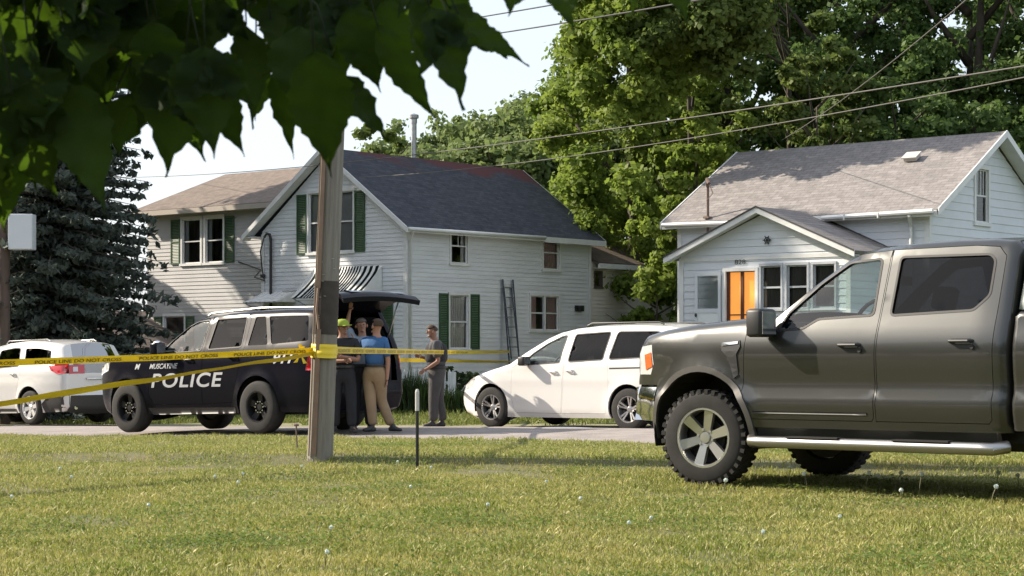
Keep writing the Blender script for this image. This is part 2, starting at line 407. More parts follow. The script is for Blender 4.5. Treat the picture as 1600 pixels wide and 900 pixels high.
# ------------------------------------------------------------------ houses
def shingle(name, c1, c2, row=.14, axis='x', rowfac=2.0, patch=None):
    m = bpy.data.materials.new(name); m.use_nodes = True; t = m.node_tree; b = t.nodes['Principled BSDF']; b.inputs['Roughness'].default_value = .95
    b.inputs['Specular IOR Level'].default_value = .2
    tc = t.nodes.new('ShaderNodeTexCoord'); sp = t.nodes.new('ShaderNodeSeparateXYZ'); cb = t.nodes.new('ShaderNodeCombineXYZ')
    t.links.new(tc.outputs['Object'], sp.inputs[0])
    ml = t.nodes.new('ShaderNodeMath'); ml.operation = 'MULTIPLY'; ml.inputs[1].default_value = rowfac
    t.links.new(sp.outputs[2], ml.inputs[0]); t.links.new(sp.outputs[0 if axis == 'x' else 1], cb.inputs[0]); t.links.new(ml.outputs[0], cb.inputs[1])
    br = t.nodes.new('ShaderNodeTexBrick'); br.inputs['Scale'].default_value = 1; br.inputs['Brick Width'].default_value = .3; br.inputs['Row Height'].default_value = row
    br.inputs['Mortar Size'].default_value = .008; br.inputs['Color1'].default_value = (*c1, 1); br.inputs['Color2'].default_value = (*c2, 1)
    br.inputs['Mortar'].default_value = (*[c*.75 for c in c1], 1)
    t.links.new(cb.outputs[0], br.inputs[0])
    nz = t.nodes.new('ShaderNodeTexNoise'); nz.inputs['Scale'].default_value = 5; nz.inputs['Detail'].default_value = 8; nz.inputs['Roughness'].default_value = .8
    t.links.new(tc.outputs['Object'], nz.inputs[0])
    mr = t.nodes.new('ShaderNodeMapRange'); mr.inputs[1].default_value = .3; mr.inputs[2].default_value = .7; mr.inputs[3].default_value = .7; mr.inputs[4].default_value = 1.3
    t.links.new(nz.outputs[0], mr.inputs[0])
    mx = t.nodes.new('ShaderNodeMix'); mx.data_type = 'RGBA'; mx.blend_type = 'MULTIPLY'; mx.inputs[0].default_value = 1
    t.links.new(br.outputs[0], mx.inputs[6]); t.links.new(mr.outputs[0], mx.inputs[7])
    out = mx.outputs[2]
    if patch:
        n3 = t.nodes.new('ShaderNodeTexNoise'); n3.inputs['Scale'].default_value = .35; n3.inputs['Detail'].default_value = 3
        t.links.new(tc.outputs['Object'], n3.inputs[0])
        # red shingles laid along the ridge: height above zr, wobbling
        ad = t.nodes.new('ShaderNodeMath'); ad.operation = 'MULTIPLY_ADD'; ad.inputs[1].default_value = 2.4; t.links.new(n3.outputs[0], ad.inputs[0]); t.links.new(sp.outputs[2], ad.inputs[2])
        r3 = t.nodes.new('ShaderNodeMapRange'); r3.inputs[1].default_value = patch[0]; r3.inputs[2].default_value = patch[0]+.25
        t.links.new(ad.outputs[0], r3.inputs[0])
        m3 = t.nodes.new('ShaderNodeMix'); m3.data_type = 'RGBA'; t.links.new(r3.outputs[0], m3.inputs[0]); t.links.new(out, m3.inputs[6]); m3.inputs[7].default_value = (*patch[1], 1)
        out = m3.outputs[2]
    t.links.new(out, b.inputs['Base Color'])
    bp = t.nodes.new('ShaderNodeBump'); bp.inputs['Strength'].default_value = .5; bp.inputs['Distance'].default_value = .02
    n4 = t.nodes.new('ShaderNodeTexNoise'); n4.inputs['Scale'].default_value = 30; t.links.new(tc.outputs['Object'], n4.inputs[0])
    t.links.new(n4.outputs[0], bp.inputs['Height']); t.links.new(bp.outputs[0], b.inputs['Normal'])
    return m
ROOF_BROWN = shingle('brown_shingles', (.165, .135, .115), (.21, .17, .145))
ROOF_DARK = shingle('charcoal_shingles', (.05, .055, .07), (.075, .08, .095), axis='y', patch=(8.02, (.105, .045, .048)))
ROOF_TAN = shingle('tan_shingles', (.215, .198, .190), (.275, .252, .242))
ROOF_REAR = shingle('brown_rear_shingles', (.13, .105, .085), (.17, .135, .11), axis='y')
BLIND = mat('grey_blind', (.13, .12, .105), .9, var=.1, vscale=3)
GREYTRIM = mat('dull_grey_trim', (.45, .47, .50), .6, var=.08, vscale=4)
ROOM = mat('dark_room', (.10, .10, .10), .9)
CURTAIN = mat('white_curtain', (.62, .60, .58), .85, var=.12, vscale=14, stretch=(6, 6, .6))
PINK = mat('pink_curtain', (.62, .42, .42), .85, var=.15, vscale=14, stretch=(6, 6, .6))
CONC = mat('concrete_foundation', (.36, .35, .33), .9, var=.2, vscale=3, bump=.4)

def siding_wall(name, P, outer, holes, m, parent, lap=.125, depth=.016):
    z0 = min(p[1] for p in outer); z1 = max(p[1] for p in outer); x0 = min(p[0] for p in outer)-1; x1 = max(p[0] for p in outer)+1
    ks = [z0+lap*k for k in range(1, int((z1-z0)/lap)+1)]
    V, F = fill2d(outer, holes, 99, (), [((x0, z), (x1, z)) for z in ks])
    b = MB(); idx = {}
    fs = []; ledges = {}
    for f in F:
        c = V[f].mean(0); k = int((c[1]-z0)/lap); zb = z0+k*lap; ff = []
        for i in f:
            key = (int(i), k)
            if key not in idx:
                idx[key] = len(b.v); u, z = V[i]; b.v.append(tuple(P(u, z, depth*(1-(z-zb)/lap))))
            ff.append(idx[key])
        fs.append(tuple(ff))
        for a, c2 in ((0, 1), (1, 2), (2, 0)):
            if abs(V[f[a]][1]-zb) < 1e-4 and abs(V[f[c2]][1]-zb) < 1e-4: ledges[(int(f[a]), int(f[c2]), k)] = 1
    b.f += fs
    for (a, c2, k) in ledges:
        u0, z = V[a]; u1, _ = V[c2]
        b.add([P(u0, z, depth), P(u1, z, depth), P(u1, z, 0), P(u0, z, 0)], [(0, 1, 2, 3)])
    # a plain inner skin closes the wall
    o = len(b.v); b.v += [tuple(P(u, z, -.10)) for u, z in V]; b.f += [tuple(int(i)+o for i in f[::-1]) for f in F]
    return b.build(name, m, parent, fix=False)
def wbox(b, P, u0, u1, z0, z1, o0, o1):
    vs = [P(u, z, o) for u in (u0, u1) for o in (o0, o1) for z in (z0, z1)]
    b.add(vs, [(0,1,3,2), (4,6,7,5), (0,4,5,1), (2,3,7,6), (0,2,6,4), (1,5,7,3)])
def window(parent, P, u0, u1, z0, z1, units=1, curtain=None, cut=0, trim=.075, label=None, mid=True, munt=0, trm=None, proud=.04):
    """a wall opening filled with a framed sash window; returns the frame"""
    b = MB(); t = trim
    wbox(b, P, u0-t, u1+t, z1, z1+t*1.2, -.02, proud); wbox(b, P, u0-t*1.3, u1+t*1.3, z0-t, z0, -.02, proud+.025)
    wbox(b, P, u0-t, u0, z0, z1, -.02, proud-.004); wbox(b, P, u1, u1+t, z0, z1, -.02, proud-.004)
    du = (u1-u0)/units
    for k in range(units):
        a = u0+k*du; c = a+du
        if k: wbox(b, P, a-.045, a+.045, z0, z1, -.03, proud-.008)
        s = .035
        wbox(b, P, a+.0, a+s+.0, z0, z1, -.06, -.02); wbox(b, P, c-s, c, z0, z1, -.06, -.02)
        wbox(b, P, a+s, c-s, z0, z0+s, -.058, -.022); wbox(b, P, a+s, c-s, z1-s, z1, -.058, -.022)
        if mid: wbox(b, P, a+s, c-s, (z0+z1)/2-.022, (z0+z1)/2+.022, -.056, -.016)
        for q in range(munt):
            x = a+(c-a)*(q+1)/(munt+1); wbox(b, P, x-.012, x+.012, (z0+z1)/2+.022, z1-s, -.054, -.03)
    f = b.build('window', trm or TRIM, parent)
    if label: f['label'] = label
    g = MB(); g.quad(P(u0, z0, -.045), P(u1, z0, -.045), P(u1, z1, -.045), P(u0, z1, -.045)); g.build('pane', GL_HOUSE, f, fix=False)
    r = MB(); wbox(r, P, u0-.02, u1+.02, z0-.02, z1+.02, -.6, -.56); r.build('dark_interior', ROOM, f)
    if curtain:
        n = 24
        for (cu0, cu1) in ([(u0, u1)] if cut == 0 else [(u0, u0+(u1-u0)*cut), (u1-(u1-u0)*cut, u1)]):
            vs = []; c = MB()
            for i in range(n+1):
                u = cu0+(cu1-cu0)*i/n; o = -.12+.018*math.sin(i*2.1)
                vs += [P(u, z0+.02, o), P(u, z1, o)]
            c.add(vs, [(2*i, 2*i+2, 2*i+3, 2*i+1) for i in range(n)]); c.build('curtain', curtain, f, smooth=True, fix=False)
    return f
def shutter(parent, P, u0, u1, z0, z1):
    b = MB(); wbox(b, P, u0, u0+.05, z0, z1, .018, .05); wbox(b, P, u1-.05, u1, z0, z1, .018, .05)
    for z in (z0, (z0+z1)/2-.03, z1-.06): wbox(b, P, u0+.05, u1-.05, z, z+.06, .018, .048)
    n = int((z1-z0)/.05)
    for i in range(n):
        z = z0+(z1-z0)*i/n; vs = [P(u0+.05, z, .042), P(u1-.05, z, .042), P(u1-.05, z+.045, .022), P(u0+.05, z+.045, .022)]
        b.add(vs, [(0, 1, 2, 3)])
    return b.build('shutter', GREEN, parent, fix=False)
def slab(name, m, parent, pts, th=.10):
    p = [Vector(v) for v in pts]; n = (p[1]-p[0]).cross(p[2]-p[0]).normalized()
    if n.z < 0: n = -n
    b = MB(); k = len(p); b.add([v for v in p]+[v-n*th for v in p], [tuple(range(k)), tuple(range(2*k-1, k-1, -1))]+[(i, (i+1) % k, (i+1) % k+k, i+k) for i in range(k)])
    return b.build(name, m, parent)
def rake(b, p, q, w=.16, t=.03, out=(0, -1, 0)):
    """fascia board below the line p-q"""
    p = Vector(p); q = Vector(q); o = Vector(out)*t; d = Vector((0, 0, -w))
    b.add([p, q, q+d, p+d, p+o, q+o, q+d+o, p+d+o], [(0,1,2,3), (7,6,5,4), (0,4,5,1), (1,5,6,2), (2,6,7,3), (3,7,4,0)])

# ================= left house (front right corner at C, x along the street, y away)
HL = empty('white_house', (-3.02, 55, 0), (0, 0, -TH), 'two storey white clapboard house with charcoal roof and green shutters behind the police car', 'house')
PF = lambda u, z, o: Vector((u, -o, z))                 # gable front
PS = lambda u, z, o: Vector((o, u, z))                  # long right side
EZ, AZ = 4.82, 7.08
G0 = -.45
W1 = (-4.0, -2.14, 4.09, 5.86)
siding_wall('wall', PF, [(-6.05, G0), (0, G0), (0, EZ+.02), (-3.15, AZ-.08), (-6.05, EZ-.02)], [[(W1[0], W1[2]), (W1[1], W1[2]), (W1[1], W1[3]), (W1[0], W1[3])], [(-1.8, 1.2), (-1.0, 1.2), (-1.0, 2.75), (-1.8, 2.75)]], SIDING, HL)
shol = [(1.9, 3.74, 2.62, 4.76), (6.2, 3.70, 6.98, 4.74), (1.84, 1.22, 2.66, 2.80), (5.58, 1.80, 6.95, 2.86)]
siding_wall('wall', PS, [(0, G0), (8.6, G0), (8.6, EZ), (0, EZ)], [[(a, b), (c, b), (c, d), (a, d)] for a, b, c, d in shol], SIDING, HL)
# back and far walls, plain
PBK = lambda u, z, o: Vector((u, 8.6+o, z))
siding_wall('wall', PBK, [(-6.05, G0), (0, G0), (0, EZ), (-3.15, AZ-.08), (-6.05, EZ)], [], SIDING, HL, lap=.25)
PLW = lambda u, z, o: Vector((-6.05-o, u, z))
siding_wall('wall', PLW, [(0, G0), (8.6, G0), (8.6, EZ), (0, EZ)], [], SIDING, HL, lap=.25)
window(HL, PF, *W1, units=2, curtain=CURTAIN, cut=.36)
window(HL, PF, -1.8, -1.0, 1.2, 2.75, curtain=CURTAIN, cut=.3)
window(HL, PS, 1.9, 2.62, 3.74, 4.76, munt=1, curtain=CURTAIN, cut=.22)
window(HL, PS, 6.2, 6.98, 3.70, 4.74, curtain=PINK, label='upstairs side window with pink curtain')
window(HL, PS, 1.84, 2.66, 1.22, 2.80, curtain=CURTAIN, label='ground floor side window full of pale curtain')
window(HL, PS, 5.58, 6.95, 1.80, 2.86, units=2, curtain=PINK, cut=.3)
for a in ((PF, -4.5, -4.08, 4.05, 5.85), (PF, -2.06, -1.64, 4.05, 5.85), (PF, -.97, -.51, 1.2, 2.85), (PF, -2.3, -1.88, 1.2, 2.85), (PS, 1.36, 1.76, 1.2, 2.84), (PS, 2.74, 3.15, 1.2, 2.84)): shutter(HL, *a)
# corner boards
for a_ in ((PF, -.10, .022, G0, EZ-.05, .017, .035), (PS, -.035, .10, G0, EZ-.05, .018, .036), (PF, -6.07, -5.95, G0, EZ-.1, .017, .035), (PS, 8.5, 8.62, G0, EZ-.05, .018, .036)):
    b = MB(); wbox(b, *a_); b.build('corner_board', TRIM, HL)
# roof: ridge along y
ov = .32; yb = 9.0; sl = (AZ-EZ)/3.15
slab('roof', ROOF_DARK, HL, [(ov, -ov, EZ-ov*sl+.1), (ov, yb, EZ-ov*sl+.1), (-3.15, yb, AZ+.1), (-3.15, -ov, AZ+.1)], .09)
slab('roof', ROOF_DARK, HL, [(-6.3-ov, -ov, EZ-ov*sl+.1), (-6.3-ov, yb, EZ-ov*sl+.1), (-3.15, yb, AZ+.1), (-3.15, -ov, AZ+.1)], .09)
b = MB()
rake(b, (ov, -ov, EZ-ov*sl+.1), (-3.15, -ov, AZ+.1)); rake(b, (-6.3-ov, -ov, EZ-ov*sl+.1), (-3.15, -ov, AZ+.1))
rake(b, (ov, yb+.03, EZ-ov*sl+.1), (-3.15, yb+.03, AZ+.1)); rake(b, (-6.3-ov, yb+.03, EZ-ov*sl+.1), (-3.15, yb+.03, AZ+.1))
b.box(ov-.02, ov+.03, 5.9, yb, EZ-ov*sl-.08, EZ-ov*sl+.09); b.box(ov+.0, ov+.02, -ov, 5.9, EZ-ov*sl-.06, EZ-ov*sl+.085)
b.box(0.02, ov-.02, -ov+.03, yb-.05, EZ-.20, EZ-.17); b.box(-6.6, -6.07, -ov+.03, yb-.05, EZ-.20, EZ-.17)
for x0, x1, z0, z1 in ((ov, -3.15, EZ-ov*sl, AZ), (-6.3-ov, -3.15, EZ-ov*sl, AZ)):
    b.add([(x0, -ov+.01, z0-.05), (x1, -ov+.01, z1-.05), (x1, -.02, z1-.05), (x0, -.02, z0-.05)], [(0, 1, 2, 3)])
b.build('fascia', TRIM, HL)
b = MB(); b.tube([(ov+.07, -.3, EZ-ov*sl+.03), (ov+.07, 5.85, EZ-ov*sl+.05)], .055, 8); b.tube([(ov+.07, -.1, EZ-.2), (.1, .06, EZ-.5), (.09, .06, G0+.1)], .035, 8); b.build('gutter', TRIM, HL, True)
# flue, dryer vent, little window
b = MB(); b.tube([(-3.43, 4, 6.7), (-3.43, 4, 8.35)], .085, 12); b.lathe([(.0, 8.62), (.15, 8.56), (.15, 8.46), (.1, 8.44), (.1, 8.3), (0, 8.3)], 14, T(-3.43, 4, 0)); b.build('flue_pipe', STEEL, HL, True, 40)
b = MB(); wbox(b, PS, 7.78, 8.2, 2.42, 2.60, .0, .07); b.lathe([(.07, 0), (.07, .12), (0, .12)], 12, T(.06, 7.9, 2.51) @ RY(PI/2)); b.build('wall_vent', DARK, HL)
# rear wing
PR = lambda u, z, o: Vector((-.02+o, u, z))
siding_wall('wall', PR, [(8.66, G0), (13.1, G0), (13.1, 4.02), (8.66, 4.02)], [[(8.85, 3.22), (9.2, 3.22), (9.2, 3.68), (8.85, 3.68)]], SIDING2, HL)
window(HL, PR, 8.85, 9.2, 3.22, 3.68, mid=False, trim=.05, trm=mat('dark_sash', (.10, .08, .07), .6))
siding_wall('wall', lambda u, z, o: Vector((u, 13.1+o, z)), [(-6.0, G0), (-.02, G0), (-.02, 4.02), (-6.0, 4.02)], [], SIDING2, HL, lap=.25)
E3 = 4.0; R3 = (-3.0, 5.38)
slab('rear_roof', ROOF_REAR, HL, [(.3, 8.7, E3), (.3, 13.4, E3), (-3, 10.6, 5.4), (-3, 8.7, 5.4)], .08)
slab('rear_roof', ROOF_REAR, HL, [(.3, 13.4, E3), (-6.3, 13.4, E3), (-3, 10.6, 5.4)], .08)
slab('rear_roof', ROOF_REAR, HL, [(-6.3, 8.7, E3), (-6.3, 13.4, E3), (-3, 10.6, 5.4), (-3, 8.7, 5.4)], .08)
b = MB(); b.box(.24, .33, 8.7, 13.43, E3-.2, E3-.04); b.box(0, .24, 8.7, 13.3, E3-.2, E3-.18); b.box(-.06, .05, 13.05, 13.16, G0, E3-.1); b.box(.02, .1, 13.3, 13.42, G0, E3-.1); b.build('rear_fascia', TRIM, HL)
# grey wing on the left
PW = lambda u, z, o: Vector((u, 1.2-o, z))
ZW = 5.86
hw = [(-11.2, 4.02, -10.3, 5.46), (-10.05, 4.02, -9.2, 5.46), (-12.1, .9, -11.1, 2.3)]
siding_wall('wall', PW, [(-13, G0), (-6.05, G0), (-6.05, ZW), (-13, ZW)], [[(a, b_), (c, b_), (c, d), (a, d)] for a, b_, c, d in hw], SIDING3, HL)
for a, b_, c, d in hw[:2]: window(HL, PW, a, c, b_, d, trim=.08, curtain=CURTAIN, cut=.2)
window(HL, PW, hw[2][0], hw[2][2], hw[2][1], hw[2][3])
shutter(HL, PW, -11.75, -11.3, 4.0, 5.48); shutter(HL, PW, -9.1, -8.65, 4.0, 5.48); shutter(HL, PW, -12.6, -12.2, .9, 2.3); shutter(HL, PW, -11.0, -10.6, .9, 2.3)
PWL = lambda u, z, o: Vector((-13-o, u, z))
siding_wall('wall', PWL, [(1.2, G0), (8.8, G0), (8.8, ZW), (5, 7.3), (1.2, ZW)], [], SIDING3, HL, lap=.25)
siding_wall('wall', lambda u, z, o: Vector((u, 8.8+o, z)), [(-13, G0), (-6.05, G0), (-6.05, ZW), (-13, ZW)], [], SIDING3, HL, lap=.25)
slab('wing_roof', ROOF_BROWN, HL, [(-13.4, .75, ZW-.06), (-5.2, .75, ZW-.06), (-4.2, 5, 7.36), (-13.4, 5, 7.36)], .09)
slab('wing_roof', ROOF_BROWN, HL, [(-13.4, 9.25, ZW-.06), (-5.2, 9.25, ZW-.06), (-4.2, 5, 7.36), (-13.4, 5, 7.36)], .09)
b = MB(); b.box(-13.4, -6.0, .70, .745, ZW-.24, ZW-.08); b.box(-13.35, -6.06, .76, 1.18, ZW-.22, ZW-.2); b.box(-6.3, -6.2, 1.08, 1.17, G0, ZW-.25); b.build('wing_fascia', mat('tan_trim', (.42, .37, .32), .7), HL)
# service mast and cables on the front left
b = MB(); b.tube([(-5.57, -.1, .8), (-5.57, -.1, 4.55), (-5.6, -.12, 4.7), (-5.68, -.18, 4.73), (-5.76, -.2, 4.62)], .045, 10)
b.tube([(-5.76, -.2, 4.62), (-5.9, -.22, 4.2), (-5.93, -.12, 3.6), (-5.85, -.1, 3.3), (-6.3, -.1, 3.42), (-7.2, 1.0, 3.7), (-8.4, 1.12, 4.0)], .022, 6)
b.box(-5.7, -5.44, -.16, -.02, 1.0, 1.5); b.box(-6.02, -5.9, -.12, -.02, 3.4, 3.5); b.box(-6.02, -5.9, -.12, -.02, 2.3, 2.45); b.build('service_mast', WIRE, HL, True, 40)
b = MB(); b.tube([(-5.1, -.04, 2.95), (-4.5, -.05, 2.97)], .02); b.build('wall_pipe', STEEL, HL)
# awnings
AWN_W = mat('awning_white', (.74, .74, .72), .5, var=.06); AWN_G = mat('awning_green_stripe', (.006, .012, .008), .9, spec=.1)
def awning(x0, x1, z1, z0, proj, n, name='awning', dark=None, ribs=True):
    w_, g_ = MB(), MB(); dx = (x1-x0)/n; segs = 8
    for i in range(n):
        b = g_ if dark(i) else w_
        h = .012 if i % 2 else .0
        prof = []
        for k in range(segs+1):
            t = k/segs; prof.append((-.03-proj*(t**1.25), z1-(z1-z0)*t**.85))
        a0 = x0+i*dx; a1 = a0+dx*.98
        for k in range(segs):
            (y0, zz0), (y1, zz1) = prof[k], prof[k+1]
            b.add([(a0, y0, zz0+h), (a1, y0, zz0+h), (a1, y1, zz1+h), (a0, y1, zz1+h), (a0, y0, zz0+h-.02), (a1, y0, zz0+h-.02), (a1, y1, zz1+h-.02), (a0, y1, zz1+h-.02)], [(0,3,2,1), (4,5,6,7), (0,4,7,3), (1,2,6,5)])
    for xx in (x0, x1):                                   # side wings
        w_.add([(xx, -.03, z1), (xx, -.03, z0), (xx, -.03-proj, z0)], [(0, 1, 2)])
    aw = w_.build(name, AWN_W, HL, fix=False)
    if g_.v: g_.build('stripes', AWN_G, aw, fix=False)
    f = MB()
    f.tube([(x0, -proj, z0), (x0, -.03, z0-.35)], .014, 6); f.tube([(x1, -proj, z0), (x1, -.03, z0-.35)], .014, 6); f.tube([(x0, -proj, z0-.01), (x1, -proj, z0-.01)], .018, 6); f.build('awning_bracket', STEEL, aw)
    return aw
awning(-3.75, -.95, 3.62, 2.72, .95, 48, dark=lambda i: (i % 2 == 1 and 8 < i < 34) or i in (2, 3, 6, 7, 36, 37, 40, 41, 44, 45))
awning(-5.95, -4.55, 2.95, 2.62, .85, 14, dark=lambda i: False)
# front door
b = MB(); wbox(b, PF, -5.6, -4.75, .1, 2.2, .02, .05); wbox(b, PF, -5.7, -5.6, .1, 2.3, .017, .06); wbox(b, PF, -4.75, -4.65, .1, 2.3, .017, .06); wbox(b, PF, -5.6, -4.75, 2.2, 2.3, .017, .062); dr = b.build('door', TRIM, HL)
b = MB(); b.ell((-4.85, -.08, 1.1), (.03, .03, .03)); b.build('door_knob', STEEL, dr)
b = MB(); b.box(-6.0, -4.4, -1.2, -.03, G0, .05); b.box(-6.0, -4.4, -1.5, -1.2, G0, -.13); b.build('step', CONC, HL)
b = MB(); b.box(-6.0, .0, .02, 13, G0-.6, G0); b.box(-12.9, -6.05, 1.25, 8.7, G0-.6, G0); b.build('foundation', CONC, HL)

# ladder against the long side
LD = empty('ladder', (0, 0, 0), label='dark extension ladder leaning on the white house side wall between its windows', cat='ladder')
MH = T(-3.02, 55, 0) @ RZ(-TH)
def hp(x, y, z, M=MH): return tuple(M @ Vector((x, y, z)))
LADM = mat('ladder_dark', (.03, .04, .055), .45, .3)
for yy in (4.18, 4.66):
    b = MB(); b.bar(hp(.42, yy, -.15), hp(.07, yy, 3.32), .10, .045); b.bar(hp(.36, yy+.06*(1 if yy < 4.4 else -1), .9), hp(.06, yy+.06*(1 if yy < 4.4 else -1), 3.1), .06, .035); b.build('rail', LADM, LD)
b = MB()
for k in range(11):
    t = (k+.7)/11.5; b.tube([hp(.42-.35*t, 4.18, -.15+3.47*t), hp(.42-.35*t, 4.66, -.15+3.47*t)], .018, 6)
b.build('rungs', STEEL, LD)

# ================= right house
HR = empty('cottage', (9.6, 44.2, 0), (0, 0, -TH), 'white cottage with tan shingle roof and gabled front porch behind the pickup', 'house')
ER, AR = 4.46, 6.36; GR = -.15
SID_R = mat('white_board_siding', (.70, .725, .76), .62, var=.07, vscale=.7)
siding_wall('wall', PF, [(-7, GR), (0, GR), (0, ER), (-7, ER)], [], SID_R, HR, lap=.17)
PG = lambda u, z, o: Vector((o, u, z))
siding_wall('wall', PG, [(0, GR), (6.4, GR), (6.4, ER), (3.2, AR-.08), (0, ER)], [[(2.32, 4.24), (2.98, 4.24), (2.98, 5.52), (2.32, 5.52)]], SID_R, HR, lap=.2)
siding_wall('wall', lambda u, z, o: Vector((-7-o, u, z)), [(0, GR), (6.4, GR), (6.4, ER), (3.2, AR-.08), (0, ER)], [], SID_R, HR, lap=.2)
siding_wall('wall', lambda u, z, o: Vector((u, 6.4+o, z)), [(-7, GR), (0, GR), (0, ER), (-7, ER)], [], SID_R, HR, lap=.3)
window(HR, PG, 2.32, 2.98, 4.24, 5.52, munt=3, trim=.09)
so = .3; sr = (AR-ER)/3.2
slab('roof', ROOF_TAN, HR, [(-7.35, -so, ER-so*sr+.1), (.38, -so, ER-so*sr+.1), (.38, 3.2, AR+.1), (-7.35, 3.2, AR+.1)], .08)
slab('roof', ROOF_TAN, HR, [(-7.35, 6.4+so, ER-so*sr+.1), (.38, 6.4+so, ER-so*sr+.1), (.38, 3.2, AR+.1), (-7.35, 3.2, AR+.1)], .08)
b = MB()
for xx, o in ((.382, (1, 0, 0)), (-7.352, (-1, 0, 0))):
    rake(b, (xx, -so, ER-so*sr+.12), (xx, 3.2, AR+.12), .17, .03, o); rake(b, (xx, 6.4+so, ER-so*sr+.12), (xx, 3.2, AR+.12), .17, .03, o)
b.box(-7.3, .36, -so-.03, -so+.0, ER-so*sr-.06, ER-so*sr+.08); b.box(-7.3, .36, -so+.02, -.02, ER-.2, ER-.17)
b.add([(.37, -so+.03, ER-so*sr), (.37, 3.2, AR), (.02, 3.2, AR), (.02, -so+.03, ER-so*sr)], [(0, 1, 2, 3)]); b.add([(.37, 6.4+so, ER-so*sr), (.37, 3.2, AR), (.02, 3.2, AR), (.02, 6.4+so, ER-so*sr)], [(0, 1, 2, 3)])
b.box(-.1, .03, -.034, -.017, GR, ER-.2); b.box(.018, .034, -.03, .1, GR, ER-.2); b.box(-7.03, -6.9, -.034, -.017, GR, ER-.2)
b.build('fascia', TRIM, HR)
b = MB(); b.tube([(-2.6, -so-.09, ER-so*sr+.02), (.3, -so-.09, ER-so*sr+.05)], .055, 8); b.tube([(-.3, -so-.09, ER-.2), (-.42, -.08, ER-.45), (-.42, -.08, .1)], .04, 8)
b.tube([(-7.25, -so-.09, ER-so*sr+.05), (-3.9, -so-.09, ER-so*sr+.0)], .05, 8)
for x in (-2.0, -1.1): b.box(x, x+.03, -so-.15, -so, ER-so*sr-.05, ER-so*sr+.08)
b.build('gutter', TRIM, HR, True, 40)
# roof vent, mast
b = MB(); sl_ = math.atan(sr); M_ = T(-1.55, 2.1, ER+2.1*sr+.12) @ RX(sl_); b.box(-.16, .16, -.14, .14, 0, .09, M_); b.box(-.20, .20, -.18, .16, .09, .12, M_); b.build('roof_vent', mat('vent_white', (.50, .47, .43), .6), HR)
b = MB(); b.tube([(-6.0, .02-so+.1, 3.7), (-6.0, -so+.12, 5.3)], .035, 8); b.tube([(-6.0, -so+.12, 5.25), (-5.95, -so+.02, 5.42), (-5.85, -so-.05, 5.3)], .05, 8)
b.tube([(-5.85, -so-.05, 5.3), (-5.7, -so-.1, 5.05), (-5.95, -so, 4.9)], .012, 6); b.box(-6.08, -5.92, -so+.02, -so+.2, 4.45, 4.5); b.build('service_mast', mat('rusty_pipe', (.16, .11, .09), .8), HR, True, 40)
# porch
PQ = lambda u, z, o: Vector((u, -2-o, z)); PX0, PX1, PM = -5.55, -.9, -3.2; PE, PA = 3.42, 4.40; PO = .28; sp_ = (PA-PE)/2.32
ph = [(-4.24, .97, -3.42, 3.02), (-3.26, 2.12, -2.72, 3.12), (-2.56, 2.12, -2.02, 3.12), (-1.86, 2.12, -1.3, 3.12)]
siding_wall('porch_wall', PQ, [(PX0, GR), (PX1, GR), (PX1, PE), (PM, PA-.06), (PX0, PE)], [[(a, b_), (c, b_), (c, d), (a, d)] for a, b_, c, d in ph], SID_R, HR, lap=.17)
siding_wall('porch_wall', lambda u, z, o: Vector((PX0-o, u, z)), [(-2, GR), (0, GR), (0, PE), (-2, PE)], [], SID_R, HR, lap=.17)
siding_wall('porch_wall', lambda u, z, o: Vector((PX1+o, u, z)), [(-2, GR), (0, GR), (0, PE), (-2, PE)], [], SID_R, HR, lap=.17)
slab('porch_roof', ROOF_TAN, HR, [(PX0-PO, -2.3, PE-PO*sp_+.09), (PM, -2.3, PA+.09), (PM, 0, PA+.09), (PX0-PO, 0, PE-PO*sp_+.09)], .07)
slab('porch_roof', ROOF_TAN, HR, [(PX1+PO, -2.3, PE-PO*sp_+.09), (PM, -2.3, PA+.09), (PM, 0, PA+.09), (PX1+PO, 0, PE-PO*sp_+.09)], .07)
b = MB(); rake(b, (PX0-PO, -2.302, PE-PO*sp_+.085), (PM, -2.302, PA+.085), .14); rake(b, (PX1+PO, -2.302, PE-PO*sp_+.085), (PM, -2.302, PA+.085), .14)
b.add([(PX0-PO, -2.29, PE-PO*sp_-.02), (PM, -2.29, PA-.02), (PM, -2.02, PA-.02), (PX0-PO, -2.02, PE-PO*sp_-.02)], [(0, 1, 2, 3)]); b.add([(PX1+PO, -2.29, PE-PO*sp_-.02), (PM, -2.29, PA-.02), (PM, -2.02, PA-.02), (PX1+PO, -2.02, PE-PO*sp_-.02)], [(0, 1, 2, 3)])
wbox(b, PQ, PX0-.02, PX0+.1, GR, PE-.05, .017, .035); wbox(b, PQ, PX1-.1, PX1+.02, GR, PE-.05, .017, .035)
wbox(b, PQ, PX0+.1, PX1-.1, PE-.14, PE-.05, .017, .03)
b.build('porch_fascia', TRIM, HR)
b = MB(); rake(b, (PX0-PO, -2.335, PE-PO*sp_+.11), (PM, -2.335, PA+.11), .035, .02); rake(b, (PX1+PO, -2.335, PE-PO*sp_+.11), (PM, -2.335, PA+.11), .035, .02)
b.bar((PM+.3, -.02, PA-.03), (PX1+PO, -.02, PE-.05), .06, .05); b.build('flashing', mat('dark_flashing', (.05, .05, .055), .6), HR)
for a, b_, c, d in ph[1:]: window(HR, PQ, a, c, b_, d, trim=.05, mid=True, curtain=BLIND, trm=GREYTRIM)
